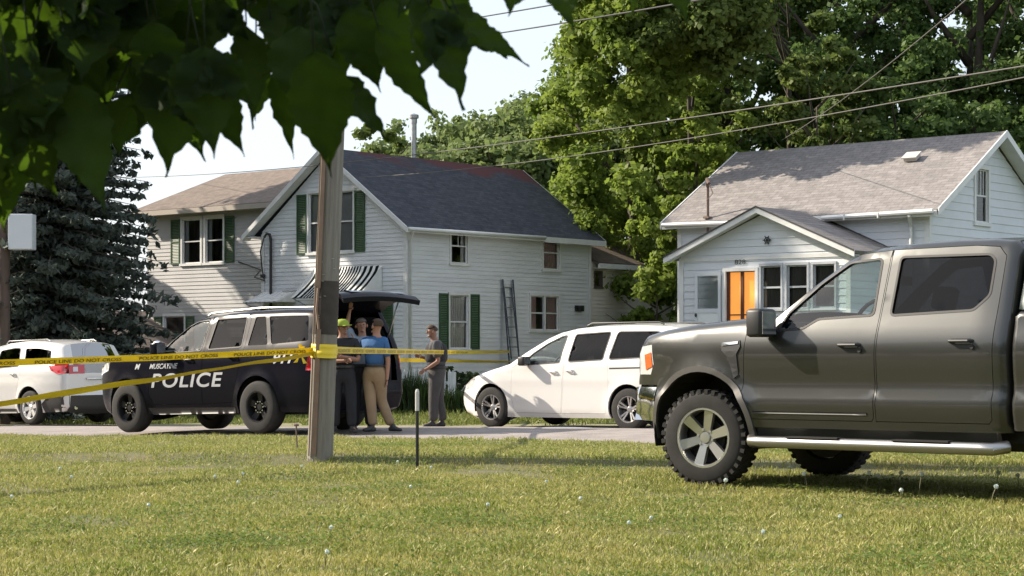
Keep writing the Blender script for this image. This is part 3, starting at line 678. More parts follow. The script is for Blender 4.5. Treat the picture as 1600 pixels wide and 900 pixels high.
# doorway: amber lit porch, door frame, mullion, storm door folded open on the left
AMB = mat('amber_lit_blind', (.75, .30, .05), .8, var=.08, vscale=3, emit=(1.0, .38, .08), estr=.42)
b = MB(); wbox(b, PQ, -4.22, -3.43, .98, 3.0, -.12, -.09); b.build('lit_doorway_blind', AMB, HR)
b = MB(); wbox(b, PQ, -3.86, -3.79, .97, 3.01, -.085, -.03); wbox(b, PQ, -4.235, -4.18, .97, 3.01, -.085, -.03); wbox(b, PQ, -4.18, -3.86, 1.98, 2.01, -.085, -.04); wbox(b, PQ, -3.79, -3.43, 1.98, 2.01, -.085, -.04)
b.build('door_mullion', mat('brown_frame', (.10, .035, .02), .6), HR)
b = MB(); wbox(b, PQ, -4.33, -4.24, .97, 3.1, -.02, .04); wbox(b, PQ, -3.42, -3.34, .97, 3.1, -.02, .04); wbox(b, PQ, -4.24, -3.42, 3.02, 3.1, -.02, .042); b.build('door_frame', TRIM, HR)
SDM = mat('storm_door_grey', (.60, .63, .66), .5)
b = MB(); Md = T(-4.36, -2.05, 0) @ RZ(math.radians(193)); 
for x0, x1, z0, z1 in ((0, .07, .98, 3.03), (.58, .66, .98, 3.03), (.07, .58, .98, 1.25), (.07, .58, 2.05, 2.15), (.07, .58, 2.93, 3.03)): b.box(x0, x1, -.02, .02, z0, z1, Md)
st = b.build('storm_door', SDM, HR)
b = MB(); b.box(.07, .58, -.004, .004, 2.15, 2.93, Md); b.build('upper_glass', GL_HOUSE, st); b = MB(); b.box(.07, .58, -.006, .006, 1.25, 2.05, Md); b.build('lower_panel', mat('frosted_panel', (.72, .74, .74), .4), st)
b = MB(); b.ell((0, 0, 0), (.03, .03, .05), M=Md @ T(.62, .04, 2.0)); b.build('door_handle', DARK, st)
b = MB(); b.box(-5.0, -3.0, -3.3, -2.03, GR-.1, .9); b.box(-4.8, -3.2, -3.7, -3.3, GR-.1, .6); b.box(-4.8, -3.2, -4.1, -3.7, GR-.1, .3); b.build('porch_steps', CONC, HR)
b = MB(); b.box(-6.95, -.05, .05, 6.3, GR-.5, GR); b.build('foundation', CONC, HR)
# text helper (font outlines turned into mesh)
def text_mesh(s, size, bold=.0, shear=0.0, depth=0.0, spacing=1.0):
    cu = bpy.data.curves.new('t', 'FONT'); cu.body = s; cu.size = size; cu.offset = bold; cu.shear = shear; cu.extrude = depth; cu.space_character = spacing
    cu.align_x = 'LEFT'; o = bpy.data.objects.new('t', cu); COL.objects.link(o); bpy.context.view_layer.update()
    me = bpy.data.meshes.new_from_object(o.evaluated_get(bpy.context.evaluated_depsgraph_get()))
    bpy.data.objects.remove(o); bpy.data.curves.remove(cu)
    return me
def text_on(name, s, size, fn, m, parent, w=None, h=None, **k):
    """lay lettering on a surface: fn(u, v) -> point, u along the words, fitted to w x h"""
    me = text_mesh(s, size, **k); n = len(me.vertices); co = np.empty(n*3, np.float32); me.vertices.foreach_get('co', co); co = co.reshape(-1, 3)
    mn = co.min(0); mxx = co.max(0)
    bm = bmesh.new(); bm.from_mesh(me); bmesh.ops.triangulate(bm, faces=bm.faces); bmesh.ops.subdivide_edges(bm, edges=[e for e in bm.edges if e.calc_length() > size*.25], cuts=2)
    bm.to_mesh(me); bm.free()
    for v in me.vertices:
        u = (v.co.x-mn[0])/(mxx[0]-mn[0])*(w or (mxx[0]-mn[0])); q = (v.co.y-mn[1])/(mxx[1]-mn[1])*(h or (mxx[1]-mn[1])); v.co = fn(u, q)
    return link(name, me, m, parent)
text_on('house_number', '828', .12, lambda u, v: Vector((-3.98+u, -2.035, 3.18+v)), DARK, HR, w=.3, h=.11)
b = MB()
for k in range(6):
    a = k*PI/3; b.tube([(-3.08, -2.05, 3.72), (-3.08+.11*math.cos(a), -2.055, 3.72+.11*math.sin(a))], .012, 6)
b.tube([(-3.08+.07*math.cos(a), -2.05, 3.72+.07*math.sin(a)) for a in np.linspace(0, 2*PI, 10)], .01, 5); b.build('gable_ornament', DARK, HR)
# ------------------------------------------------------------------ vehicles
# local frame of every vehicle: origin under the front axle, x runs aft, -y is the driver's side, z up
class Car:
    def __init__(s, segs, bottom, wz, ftap, rtap, fillet, arches, flare=.03):
        s.segs = {}; top = []
        for nme, pts in segs:
            if top: pts = [top[-1]]+pts
            s.segs[nme] = pts; top = (top[:-1] if top else [])+pts
        s.top = top; s.outline = top+bottom; s.wz = wz; s.ft = ftap; s.rt = rtap; s.r = fillet; s.arches = arches; s.flare = flare
        s.topd = densify(top, .04, False)
    def W(s, P, fil=True):
        P = np.atleast_2d(np.asarray(P, float)); a, z = P[:, 0], P[:, 1]
        zz = [q[0] for q in s.wz]; ww = [q[1] for q in s.wz]
        w = (np.interp(z-.025, zz, ww)+np.interp(z, zz, ww)*2+np.interp(z+.025, zz, ww))/4
        a0, k, p = s.ft; w = w*(1-k*np.clip((a0-a), 0, None)**p)
        a1, k, p = s.rt; w = w*(1-k*np.clip((a-a1), 0, None)**p)
        for (ax, az, ar) in s.arches:
            d = np.hypot(a-ax, z-az); w = w+s.flare*np.exp(-((d-ar)/.07)**2)*(z > az-.25)
        if fil:
            d = np.clip(pdist(P, s.top, False), 0, s.r); w = w-(s.r-np.sqrt(np.clip(s.r**2-(s.r-d)**2, 0, None)))
        return w
    def side(s, b, sgn, poly, holes=(), off=0.0, step=.07, rim=.03, rings=None, body=False):
        V, F = fill2d(poly, holes, step, rings if rings is not None else ((.006, .02, .045, s.r) if body else ()))
        w = s.W(V)+off; o = len(b.v)
        b.v += [(float(x), float(sgn*q), float(z)) for (x, z), q in zip(V, w)]
        fs = [tuple(int(i)+o for i in (f if sgn > 0 else f[::-1])) for f in F]
        # make the winding face outwards
        b.f += [f[::-1] for f in fs]
        if rim:
            ed = {}
            for f in F:
                for i in range(3):
                    e = (int(f[i]), int(f[(i+1) % 3])); k = tuple(sorted(e)); ed[k] = ed.get(k, [])+[e]
            for k, l in ed.items():
                if len(l) == 1:
                    i, j = l[0]; p, q = b.v[o+i], b.v[o+j]
                    n = len(b.v); b.v += [(p[0], p[1]-sgn*rim, p[2]), (q[0], q[1]-sgn*rim, q[2])]
                    b.f.append((o+i, o+j, n+1, n))
        return b
    def cap(s, b, pts, bulge=.04, vr=(-1, 1), off=0.0, nv=15, inset=0.0, e0=True):
        pts = densify(pts, .06, False); n = len(pts); P = np.array(pts)
        # tangents from the whole top line so neighbouring caps agree
        T_ = np.array(s.topd); nr = []
        for p in P:
            i = int(np.argmin(np.hypot(T_[:, 0]-p[0], T_[:, 1]-p[1]))); t = T_[min(i+2, len(T_)-1)]-T_[max(i-2, 0)]; t /= np.linalg.norm(t)
            nr.append((-t[1], t[0]))
        nr = np.array(nr)
        w = s.W(P, False)-s.r-inset; o = len(b.v); vs = np.linspace(vr[0], vr[1], nv)
        for i in range(n):
            for v in vs:
                k = (bulge*(1-v*v)+off); q = P[i]+nr[i]*k; b.v.append((float(q[0]), float(v*w[i]), float(q[1])))
        for i in range(n-1):
            for j in range(nv-1):
                a = o+i*nv+j; b.f.append((a, a+1, a+nv+1, a+nv))
        return b
    def poly_top(s): return s.outline
def circ(ax, az, r, n=28): return [(ax+r*math.cos(2*PI*k/n), az+r*math.sin(2*PI*k/n)) for k in range(n)]

def wheel(parent, a, y, R, rr, wd, sgn, style, steer=0.0, label=None):
    """sgn -1: driver's side (outer face looks to -y)"""
    M = T(a, y, R) @ RZ(steer) @ RX(PI/2 if sgn < 0 else -PI/2)      # local +Z looks outward
    h = wd/2
    b = MB(); b.lathe([(0, -.02), (rr*.62, -.02), (rr*.62, .01), (.05, .01), (0, .02)], 20, M); b.lathe([(rr*.97, -h*.8), (rr*.97, h*.1), (rr*.95, h*.1), (rr*.9, -h*.2), (0, -h*.2)], 24, M)
    wh = b.build('wheel', mat('brake_dark', (.035, .034, .033), .6, .4), parent, True, 40)
    if label: wh['label'] = label
    b = MB()
    prof = [(rr, -h*.82), (rr*1.05, -h), (R*.88, -h*1.04), (R*.965, -h*.9), (R, -h*.72), (R, h*.72), (R*.965, h*.9), (R*.88, h*1.04), (rr*1.05, h), (rr, h*.82)]
    b.lathe(prof, 40, M, close=True)
    lug = style == 'truck'
    n = 36 if lug else 60
    for k in range(n):
        for sd_ in ((-1, 0, 1) if lug else ()):
            an = 2*PI*(k+(.5 if sd_ else 0))/n; Mk = M @ RZ(an)
            b.box(R-.004, R+.006, -.022, .022, -.035+sd_*h*.62, .035+sd_*h*.62, Mk)
        if lug:
            Mk = M @ RZ(2*PI*(k+.5)/n)
            for z0, z1 in ((h*.72, h*1.0), (-h*1.0, -h*.72)): b.box(R*.92, R+.006, -.016, .016, z0, z1, Mk)
    b.build('tyre', TYRE, wh, True, 35)
    b = MB(); b.lathe([(rr*1.04, h*.90), (rr*1.04, h*.97), (rr*.97, h*.97), (rr*.93, h*.80), (rr*.93, -h*.3), (rr*1.0, -h*.3)], 40, M, close=True)
    def spoke(a0, w0, w1, z0, z1, r0=.05, r1=None, th=.03):
        r1 = r1 or rr*.95; Mk = M @ RZ(a0)
        vs = [(r0, -w0/2, z0), (r0, w0/2, z0), (r1, w1/2, z1), (r1, -w1/2, z1)]
        b.add([Mk @ Vector(v) for v in vs]+[Mk @ Vector((v[0], v[1]*1.15, v[2]-th)) for v in vs], [(0,1,2,3), (7,6,5,4), (0,4,5,1), (1,5,6,2), (2,6,7,3), (3,7,4,0)])
    if style == 'truck':
        for k in range(6): spoke(k*PI/3+.3, .062, .088, h*.62, h*.86)
        for k in range(6): b.lathe([(0, h*.70), (.012, h*.70), (.014, h*.5)], 8, M @ RZ(k*PI/3+.3+PI/6) @ T(.07, 0, 0))
        b.lathe([(0, h*.74), (.045, h*.72), (.052, h*.55), (.085, h*.5), (.085, h*.3)], 20, M); rm = CHROME_R
    elif style == 'van':
        for k in range(5):
            for q in (-.16, .16): spoke(k*2*PI/5+.2+q, .022, .034, h*.55, h*.85)
        b.lathe([(0, h*.7), (.03, h*.7), (.06, h*.5), (.07, h*.3)], 18, M); rm = mat('alloy_grey', (.5, .5, .5), .3, .8)
    elif style == 'suv':
        for k in range(6): spoke(k*PI/3+.2, .07, .10, h*.6, h*.86)
        b.lathe([(0, h*.72), (.035, h*.72), (.07, h*.55), (.08, h*.3)], 18, M); rm = mat('alloy_bright', (.72, .72, .72), .3, .6)
    else:                                                     # black steel wheel with a bright centre ring
        for k in range(5): spoke(k*2*PI/5+.3, .07, .11, h*.35, h*.55)
        b.lathe([(0, h*.6), (.05, h*.58), (.06, h*.3)], 18, M); rm = mat('black_wheel', (.025, .025, .028), .35, .3)
    b.build('rim', rm, wh, True, 30)
    if style == 'police':
        b = MB()
        for k in range(10): b.lathe([(0, h*.66), (.013, h*.64), (.013, h*.45)], 8, M @ RZ(k*PI/5) @ T(.085, 0, 0))
        b.build('lug_nuts', CHROME, wh, True, 40)
    return wh
CHROME_R = mat('machined_alloy', (.62, .62, .60), .28, .85)
def liner(b, a, R, y0, y1, n=22, z=None):
    z = z if z is not None else R
    o = len(b.v)
    for k in range(n+1):
        t = PI*1.15*k/n-.075*PI; b.v += [(a+R*math.cos(t), y0, z+R*math.sin(t)), (a+R*math.cos(t), y1, z+R*math.sin(t))]
    b.f += [(o+2*k, o+2*k+1, o+2*k+3, o+2*k+2) for k in range(n)]
def door(car, parent, sgn, poly, win, paint, handle=None, hm=None, glassm=None, name='door', seal=True, winoff=-.014):
    b = MB(); car.side(b, sgn, poly, [win], rim=.05); d = b.build(name, paint, parent, True, 50, fix=False)
    b = MB(); car.side(b, sgn, offset(win, .006), [], winoff, rim=0); b.build('window_glass', glassm, d, True, fix=False)
    if seal: b = MB(); car.side(b, sgn, offset(win, .018), [win], .003, rim=.02, step=.1); b.build('window_seal', BLACK, d, True, 40, fix=False)
    if handle:
        (hx, hz, hl) = handle; w = float(car.W([(hx, hz)])[0]); b = MB()
        b.tube([(hx-hl/2, sgn*(w-.005), hz), (hx-hl/2+.02, sgn*(w+.035), hz), (hx+hl/2-.02, sgn*(w+.035), hz), (hx+hl/2, sgn*(w-.005), hz)], .013, 8)
        b.lathe([(0, .006), (.016, .006), (.018, 0)], 12, T(hx+hl/2-.0, sgn*(w+.012), hz-.045) @ RX(PI/2*(1 if sgn < 0 else -1)))
        b.box(hx-hl/2+.02, hx+hl/2-.02, sgn*w-.006, sgn*w+.006, hz-.022, hz+.018)
        b.build('door_handle', hm or paint, d, True, 40)
    return d
def seats(car_root, rows, zc, m):
    for (x, ys) in rows:
        for y in ys:
            b = MB(); M = T(x, y, zc)
            b.box(-.25, .25, -.24, .24, .0, .14, M); b.box(-.07, .07, -.23, .23, .1, .62, M @ T(.28, 0, 0) @ RY(.25)); b.box(-.05, .05, -.13, .13, .66, .84, M @ T(.28, 0, 0) @ RY(.25))
            b.build('seat', m, car_root, bevel=.03)
def steering(parent, x, y, z, m):
    M = T(x, y, z) @ RY(math.radians(-62)); b = MB()
    for k in range(20):
        a0, a1 = 2*PI*k/20, 2*PI*(k+1)/20
        b.tube([M @ Vector((.19*math.cos(a0), .19*math.sin(a0), 0)), M @ Vector((.19*math.cos(a1), .19*math.sin(a1), 0))], .017, 6)
    b.ell((0, 0, 0), (.08, .07, .03), M=M)
    for a0 in (.0, PI, PI*1.5): b.tube([M @ Vector((0, 0, 0)), M @ Vector((.19*math.cos(a0+PI/2), .19*math.sin(a0+PI/2), 0))], .018, 6)
    b.build('steering_wheel', m, parent, True, 50)
def lampmat(name, c, e=None): return mat(name, c, .15, 0, coat=1.0, spec=.6)
def mirror(car, parent, sgn, x, z, w0, sz, m, m2=None):
    b = MB(); L, H, Wd = sz
    M = T(x, sgn*(w0+Wd*.75), z)
    b.box(-L/2, L/2, -Wd/2, Wd/2, -H/2, H/2, M); b.box(-.03, .05, -sgn*Wd*.9 if sgn > 0 else Wd*.45, -sgn*Wd*.45 if sgn > 0 else Wd*.9, -H*.45, -H*.2, M)
    o = b.build('side_mirror', m, parent, True, 50, bevel=.03)
    b = MB(); b.box(L/2-.004, L/2+.004, -Wd*.40, Wd*.40, -H*.4, H*.4, M); b.build('mirror_glass', CHROME, o)
    return o
INTER = mat('interior_dark', (.045, .045, .048), .8)
INTERG = mat('interior_grey', (.16, .16, .165), .8)

# ================= grey pickup
PAINT_T = mat('grey_metallic_paint', (.072, .073, .070), .30, .75, coat=.5, bump=.012, bscale=5)
PAINT_TD = mat('shaded_cap_paint', (.035, .05, .05), .35, .3, coat=.6)  # same truck paint, with the shade on the cap put into its colour
AT = [(0, .44, .53), (3.69, .44, .53)]
tr = Car([('bumper', [(-.66, .46), (-.84, .52), (-.90, .60), (-.91, .78), (-.885, .84)]), ('grille', [(-.87, .92), (-.84, 1.12), (-.80, 1.20)]),
          ('hood', [(-.72, 1.27), (-.5, 1.31), (-.1, 1.355), (.3, 1.385), (.62, 1.405), (.70, 1.41)]), ('windshield', [(1.0, 1.63), (1.32, 1.845), (1.44, 1.90)]),
          ('roof', [(1.6, 1.93), (1.9, 1.955), (2.3, 1.962), (2.64, 1.955), (2.81, 1.935)]), ('cab_back', [(2.87, 1.86), (2.88, 1.4), (2.88, .50)])],
         [(2.88, .50), (.5, .50), (.45, .46), (-.5, .46)], [(.40, .93), (.50, .965), (.70, 1.0), (.74, 1.0), (.82, .962), (.95, .980), (1.10, .990), (1.18, .982), (1.28, .955), (1.36, .925), (1.42, .905), (1.96, .73)],
         (-.15, .33, 2.0), (2.6, .3, 2), .075, AT[:1], .035)
TRK = empty('pickup_truck', (2.285, 16.826, 0.0), (0, math.radians(-.4), -.783), 'dark grey crew cab pickup with knobbly tyres and chrome running board parked on the lawn', 'pickup truck')
dF = [(.47, 1.30), (.70, 1.36), (.80, 1.44), (1.12, 1.70), (1.32, 1.835), (1.45, 1.885), (1.745, 1.905), (1.735, 1.4), (1.72, .60), (1.70, .57), (.50, .57), (.44, .72), (.455, 1.0)]
dB = [(1.765, 1.905), (2.5, 1.908), (2.70, 1.89), (2.765, 1.82), (2.765, 1.5), (2.755, .60), (2.73, .57), (1.745, .57), (1.755, 1.4)]
wF = rounded([(.80, 1.30), (.86, 1.42), (1.14, 1.66), (1.38, 1.815), (1.665, 1.835), (1.672, 1.405), (1.16, 1.385), (1.02, 1.31)], .03)
wB = rounded([(1.85, 1.84), (2.63, 1.83), (2.675, 1.79), (2.675, 1.53), (2.56, 1.425), (1.845, 1.40)], .03)
for sgn in (-1, 1):
    door(tr, TRK, sgn, dF, wF, PAINT_T, (1.50, 1.165, .20), DARK, GL_CLEAR)
    door(tr, TRK, sgn, dB, wB, PAINT_T, (2.50, 1.185, .20), DARK, GL_DARK)
b = MB()
hl = [(-.80, 1.17), (-.60, 1.19), (-.57, 1.02), (-.62, .93), (-.86, .93)]
for sgn in (-1, 1): tr.side(b, sgn, tr.outline, [offset(dF, .005), offset(dB, .005), circ(*AT[0]), hl, [(-1, .4), (-.52, .4), (-.50, .62), (-.54, .84), (-1, .84)]], body=True)
tr.cap(b, tr.segs['hood'], .05); tr.cap(b, tr.segs['roof'], .035); tr.cap(b, tr.segs['windshield'], .09, (-1, -.93), nv=3); tr.cap(b, tr.segs['windshield'], .09, (.93, 1), nv=3)
tr.cap(b, [(2.88, 1.4), (2.88, .5)], .0); tr.cap(b, [(2.81, 1.935), (2.87, 1.86)], .0)
b.build('body', PAINT_T, TRK, True, 42, fix=False)
b = MB(); tr.cap(b, tr.segs['windshield'], .09, (-.93, .93)); b.build('windshield', GL_CLEAR, TRK, True, fix=False)
b = MB(); tr.cap(b, [(2.87, 1.86), (2.88, 1.4)], .0); b.build('rear_glass', GL_DARK, TRK, True, fix=False)
b = MB()
for sgn in (-1, 1): tr.side(b, sgn, [(-.91, .53), (-.53, .53), (-.52, .62), (-.54, .82), (-.91, .82)], [], .006, rim=.03)
tr.cap(b, tr.segs['bumper'][1:], .13, off=.004); b.build('front_bumper', CHROME, TRK, True, 45, fix=False)
b = MB(); tr.cap(b, tr.segs['bumper'][:2], .13); b.box(-.62, -.5, -.8, .8, .36, .56); b.build('air_dam', DARK, TRK, fix=False)
b = MB(); tr.cap(b, tr.segs['grille'], .12, (-.72, .72)); gr = b.build('grille', DARK, TRK, True, 45, fix=False)
b = MB()
for z in (1.0, 1.08, 1.15): tr.cap(b, [(-.865+.02*(z-.98)*5, z-.015), (-.862+.02*(z-.98)*5, z+.015)], .13, (-.66, .66), off=.012)
b.build('grille_bar', PAINT_T, gr, True, fix=False)
for sgn in (-1, 1):
    b = MB(); tr.side(b, sgn, hl, [], -.003, rim=.02); tr.cap(b, tr.segs['grille'], .12, (.72, 1) if sgn > 0 else (-1, -.72), nv=5); h = b.build('headlight', lampmat('headlight_lens', (.55, .56, .56)), TRK, True, 45, fix=False)
    b = MB(); tr.side(b, sgn, [(-.70, 1.10), (-.605, 1.12), (-.59, 1.0), (-.69, .97)], [], .004, rim=.01); b.build('amber_reflector', lampmat('amber_lens', (.85, .12, .02)), h, fix=False)
# flare lip, vent, mouldings
for sgn in (-1, 1): b = MB(); tr.side(b, sgn, circ(0, .44, .565, 40), [circ(0, .44, .515, 40), [(-1, -.2), (1, -.2), (1, .38), (-1, .38)]], .012, rim=.03, step=.05); b.build('wheel_arch_flare', mat('flare_grey', (.085, .082, .078), .5, .3), TRK, True, 40, fix=False)
for sgn in (-1, 1):
    b = MB(); tr.side(b, sgn, [(.22, 1.20), (.41, 1.215), (.42, 1.16), (.385, 1.10), (.40, .93), (.36, .90), (.29, 1.08), (.23, 1.13)], [], .008, rim=.02, step=.05); v_ = b.build('fender_vent', DARK, TRK, fix=False)
    b = MB(); tr.side(b, sgn, [(.24, 1.195), (.40, 1.208), (.40, 1.185), (.24, 1.17)], [], .014, rim=.01, step=.1); b.build('vent_badge', CHROME, v_, fix=False)
b = MB()
for sgn in (-1, 1): tr.side(b, sgn, [(.48, .545), (2.8, .545), (2.8, .40), (.5, .40)], [], -.03, rim=.05)
b.build('rocker_panel', DARK, TRK, True, fix=False)
for sgn in (-1, 1): b = MB(); tr.side(b, sgn, [(.56, .635), (1.66, .635), (1.66, .615), (.56, .615)], [], .006, rim=.01, step=.15); b.build('door_moulding', DARK, TRK, True, fix=False)
for sgn in (-1, 1):
    b = MB(); y = sgn*1.04
    b.tube([(.50, sgn*.93, .40), (.58, y, .385), (.70, y, .385), (2.70, y, .385), (2.80, y, .385), (2.86, sgn*.93, .40)], .048, 12)
    rb = b.build('running_board', mat('dull_bright_metal', (.42, .42, .41), .32, 1.0), TRK, True, 40)
    
    for x0 in (.95, 1.95): b = MB(); b.box(x0, x0+.5, y-.045, y+.045, .425, .438); b.build('step_pad', BLACK, rb)
    mirror(tr, TRK, sgn, .72, 1.35, .93, (.16, .23, .22), DARK)
b = MB()
tr_bed = Car([('front', [(2.92, .52), (2.92, 1.36)]), ('rail', [(2.96, 1.40), (4.82, 1.40)]), ('tailgate', [(4.86, 1.36), (4.88, .70), (4.86, .62)])], [(4.7, .55), (3.0, .52)],
             tr.wz[:9]+[(1.45, .93)], (2.6, 0, 2), (4.5, .25, 2), .04, AT[1:], .035)
for sgn in (-1, 1): tr_bed.side(b, sgn, tr_bed.outline, [circ(*AT[1])], body=True)
tr_bed.cap(b, tr_bed.segs['front'], 0); tr_bed.cap(b, tr_bed.segs['tailgate'], .02); tr_bed.cap(b, tr_bed.segs['rail'], 0)
b.build('bed', PAINT_T, TRK, True, 42, fix=False)
cap_ = Car([('front', [(2.93, 1.41), (2.95, 1.90), (3.02, 1.96)]), ('top', [(3.2, 1.985), (4.4, 1.975), (4.62, 1.93)]), ('rear', [(4.84, 1.41)])], [], [(1.4, .93), (1.98, .76)], (2.5, 0, 2), (4.6, .1, 2), .06, [], 0)
cw = rounded([(3.05, 1.50), (3.08, 1.88), (4.45, 1.88), (4.62, 1.50)], .06)
b = MB()
for sgn in (-1, 1): cap_.side(b, sgn, cap_.outline, [cw], body=True)
cap_.cap(b, cap_.segs['top'], .04); cap_.cap(b, cap_.segs['front'], 0); cap_.cap(b, cap_.segs['rear'], .02)
cp = b.build('bed_cap', PAINT_TD, TRK, True, 42, fix=False)
b = MB()
for sgn in (-1, 1): cap_.side(b, sgn, offset(cw, .01), [], -.01, rim=0)
b.build('cap_window', GL_DARK, cp, True, fix=False)
b = MB()
for sgn in (-1, 1): b.tube([(2.98, sgn*.6, 1.97), (3.02, sgn*.6, 2.03), (4.4, sgn*.6, 2.03), (4.46, sgn*.6, 1.97)], .022, 8)
b.build('roof_rail', CHROME, cp, True, 40)
b = MB(); b.box(4.88, 4.98, -.95, .95, .52, .72); b.build('rear_bumper', CHROME, TRK, bevel=.02)
for sgn in (-1, 1): b = MB(); tr_bed.side(b, sgn, [(4.70, 1.30), (4.87, 1.30), (4.88, .92), (4.74, .92)], [], .005, rim=.01); b.build('tail_light', lampmat('red_lens', (.5, .01, .012)), TRK, True, fix=False)
b = MB(); b.box(.55, 4.7, -.75, .75, .42, .56); b.box(-.5, 4.7, -.45, .45, .34, .44)
for x in (0, 3.69): liner(b, x, .53, -.97, -.45, z=.44); liner(b, x, .53, .45, .97, z=.44); b.box(x-.05, x+.05, -.8, .8, .36, .44)
b.box(-.5, .5, -.45, .45, .44, 1.0)
b.build('chassis', BLACK, TRK)
b = MB(); b.box(.62, 1.0, -.80, .80, 1.05, 1.36); b.box(.9, 1.1, -.75, .75, 1.0, 1.25); b.build('dashboard', INTER, TRK, bevel=.04)
b = MB(); b.box(.6, 2.8, -.85, .85, .56, .60); b.build('cab_floor', INTER, TRK)
seats(TRK, [(1.55, (-.42, .42)), (2.35, (-.42, .42))], .80, INTERG); steering(TRK, 1.30, -.42, 1.36, INTER)
b = MB(); b.box(1.33, 1.36, -.13, .13, 1.66, 1.74); b.build('rear_view_mirror', DARK, TRK, bevel=.01)
for x, st in ((0, math.radians(9)), (3.69, 0)):
    for sgn in (-1, 1): wheel(TRK, x, sgn*.865, .400, .243, .25, sgn, 'truck', st)
# washer-like cab corner antenna none; fuel door
b = MB(); tr_bed.side(b, -1, rounded([(3.05, 1.12), (3.22, 1.12), (3.22, .92), (3.05, .92)], .02), [], .004, rim=.01, step=.2); b.build('fuel_door', PAINT_T, TRK, True, fix=False)

# ================= police SUV
PAINT_P = mat('black_police_paint', (.006, .006, .011), .25, .0, coat=.0, spec=.14)
LET = mat('silver_lettering', (.46, .47, .50), .4, var=.1, vscale=3)
AP = [(0, .42, .47), (3.07, .42, .47)]
po = Car([('bumper', [(-.62, .26), (-.82, .34), (-.92, .50), (-.95, .66)]), ('grille', [(-.95, .80), (-.93, 1.0), (-.88, 1.10)]),
          ('hood', [(-.80, 1.185), (-.5, 1.235), (0, 1.268), (.4, 1.285), (.62, 1.29)]), ('windshield', [(.95, 1.50), (1.30, 1.74), (1.42, 1.79)]),
          ('roof', [(1.7, 1.845), (2.1, 1.88), (2.8, 1.90), (3.6, 1.895), (4.02, 1.878)]), ('back_opening', [(4.13, 1.845), (4.25, 1.40), (4.29, 1.02), (4.31, .72)]), ('rear_bumper', [(4.33, .60), (4.28, .36), (4.17, .32)])],
         [(3.6, .32), (.5, .30), (-.4, .26)], [(.25, .90), (.4, .97), (.55, 1.0), (.8, 1.02), (1.05, 1.015), (1.2, .99), (1.32, .95), (1.40, .915), (1.9, .72)],
         (-.1, .32, 2.0), (3.9, .25, 2), .075, AP, .03)
POL = empty('police_vehicle', (-5.654, 32.25, -.20), (0, math.radians(-1.3), -.68), 'black police sport utility vehicle with silver lettering and raised rear hatch', 'police car')
pF = [(.52, 1.20), (.66, 1.25), (.80, 1.36), (1.10, 1.60), (1.34, 1.745), (1.5, 1.79), (1.80, 1.835), (1.795, 1.3), (1.78, .46), (.62, .46), (.53, .62)]
pB = [(1.83, 1.838), (2.62, 1.855), (2.70, 1.78), (2.72, 1.36), (2.66, 1.05), (2.60, .85), (2.52, .62), (2.46, .48), (1.80, .46), (1.825, 1.3)]
qF = rounded([(.80, 1.29), (1.0, 1.49), (1.28, 1.685), (1.48, 1.765), (1.75, 1.785), (1.72, 1.31)], .04)
qB = rounded([(1.93, 1.79), (2.60, 1.80), (2.64, 1.35), (1.89, 1.325)], .04)
for sgn in (-1, 1):
    door(po, POL, sgn, pF, qF, PAINT_P, (1.50, 1.16, .2), PAINT_P, GL_CLEAR)
    door(po, POL, sgn, pB, qB, PAINT_P, (2.52, 1.18, .2), PAINT_P, GL_DARK)
qC = rounded([(2.80, 1.80), (3.02, 1.80), (3.22, 1.36), (2.78, 1.355)], .03); qD = rounded([(3.10, 1.80), (3.96, 1.785), (4.08, 1.40), (3.30, 1.365)], .04)
# one body: both sides, hood, roof, pillars
b = MB(); hlp = [(-.97, 1.08), (-.80, 1.14), (-.52, 1.16), (-.56, 1.02), (-.97, .94)]
for sgn in (-1, 1): po.side(b, sgn, po.outline, [offset(pF, .005), offset(pB, .005), circ(*AP[0]), circ(*AP[1]), qC, qD, hlp, [(4.15, 1.2), (4.6, 1.2), (4.6, .95), (4.11, .95)]], body=True)
po.cap(b, po.segs['hood'], .06); po.cap(b, po.segs['roof'], .04); po.cap(b, po.segs['windshield'], .09, (-1, -.93), nv=3); po.cap(b, po.segs['windshield'], .09, (.93, 1), nv=3); po.cap(b, po.segs['grille'][:2], .1)
po.cap(b, po.segs['back_opening'], .02, (-1, -.9), nv=3); po.cap(b, po.segs['back_opening'], .02, (.9, 1), nv=3); po.cap(b, po.segs['rear_bumper'], .05); po.cap(b, [(4.305, .78), (4.31, .72), (4.33, .6)], .04)
b.build('body', PAINT_P, POL, True, 42, fix=False)
b = MB(); po.cap(b, po.segs['windshield'], .09, (-.93, .93)); b.build('windshield', GL_CLEAR, POL, True, fix=False)
for q, nm in ((qC, 'quarter_glass'), (qD, 'side_window')):
    for sgn in (-1, 1): b = MB(); po.side(b, sgn, offset(q, .008), [], -.012, rim=0); b.build(nm, GL_DARK, POL, True, fix=False)
b = MB(); po.cap(b, po.segs['grille'], .1, (-.75, .75), off=.006); b.build('grille', DARK, POL, True, fix=False)
b = MB(); po.cap(b, po.segs['bumper'], .1); b.build('front_bumper', mat('dark_grey_bumper', (.03, .03, .033), .5), POL, True, 45, fix=False)
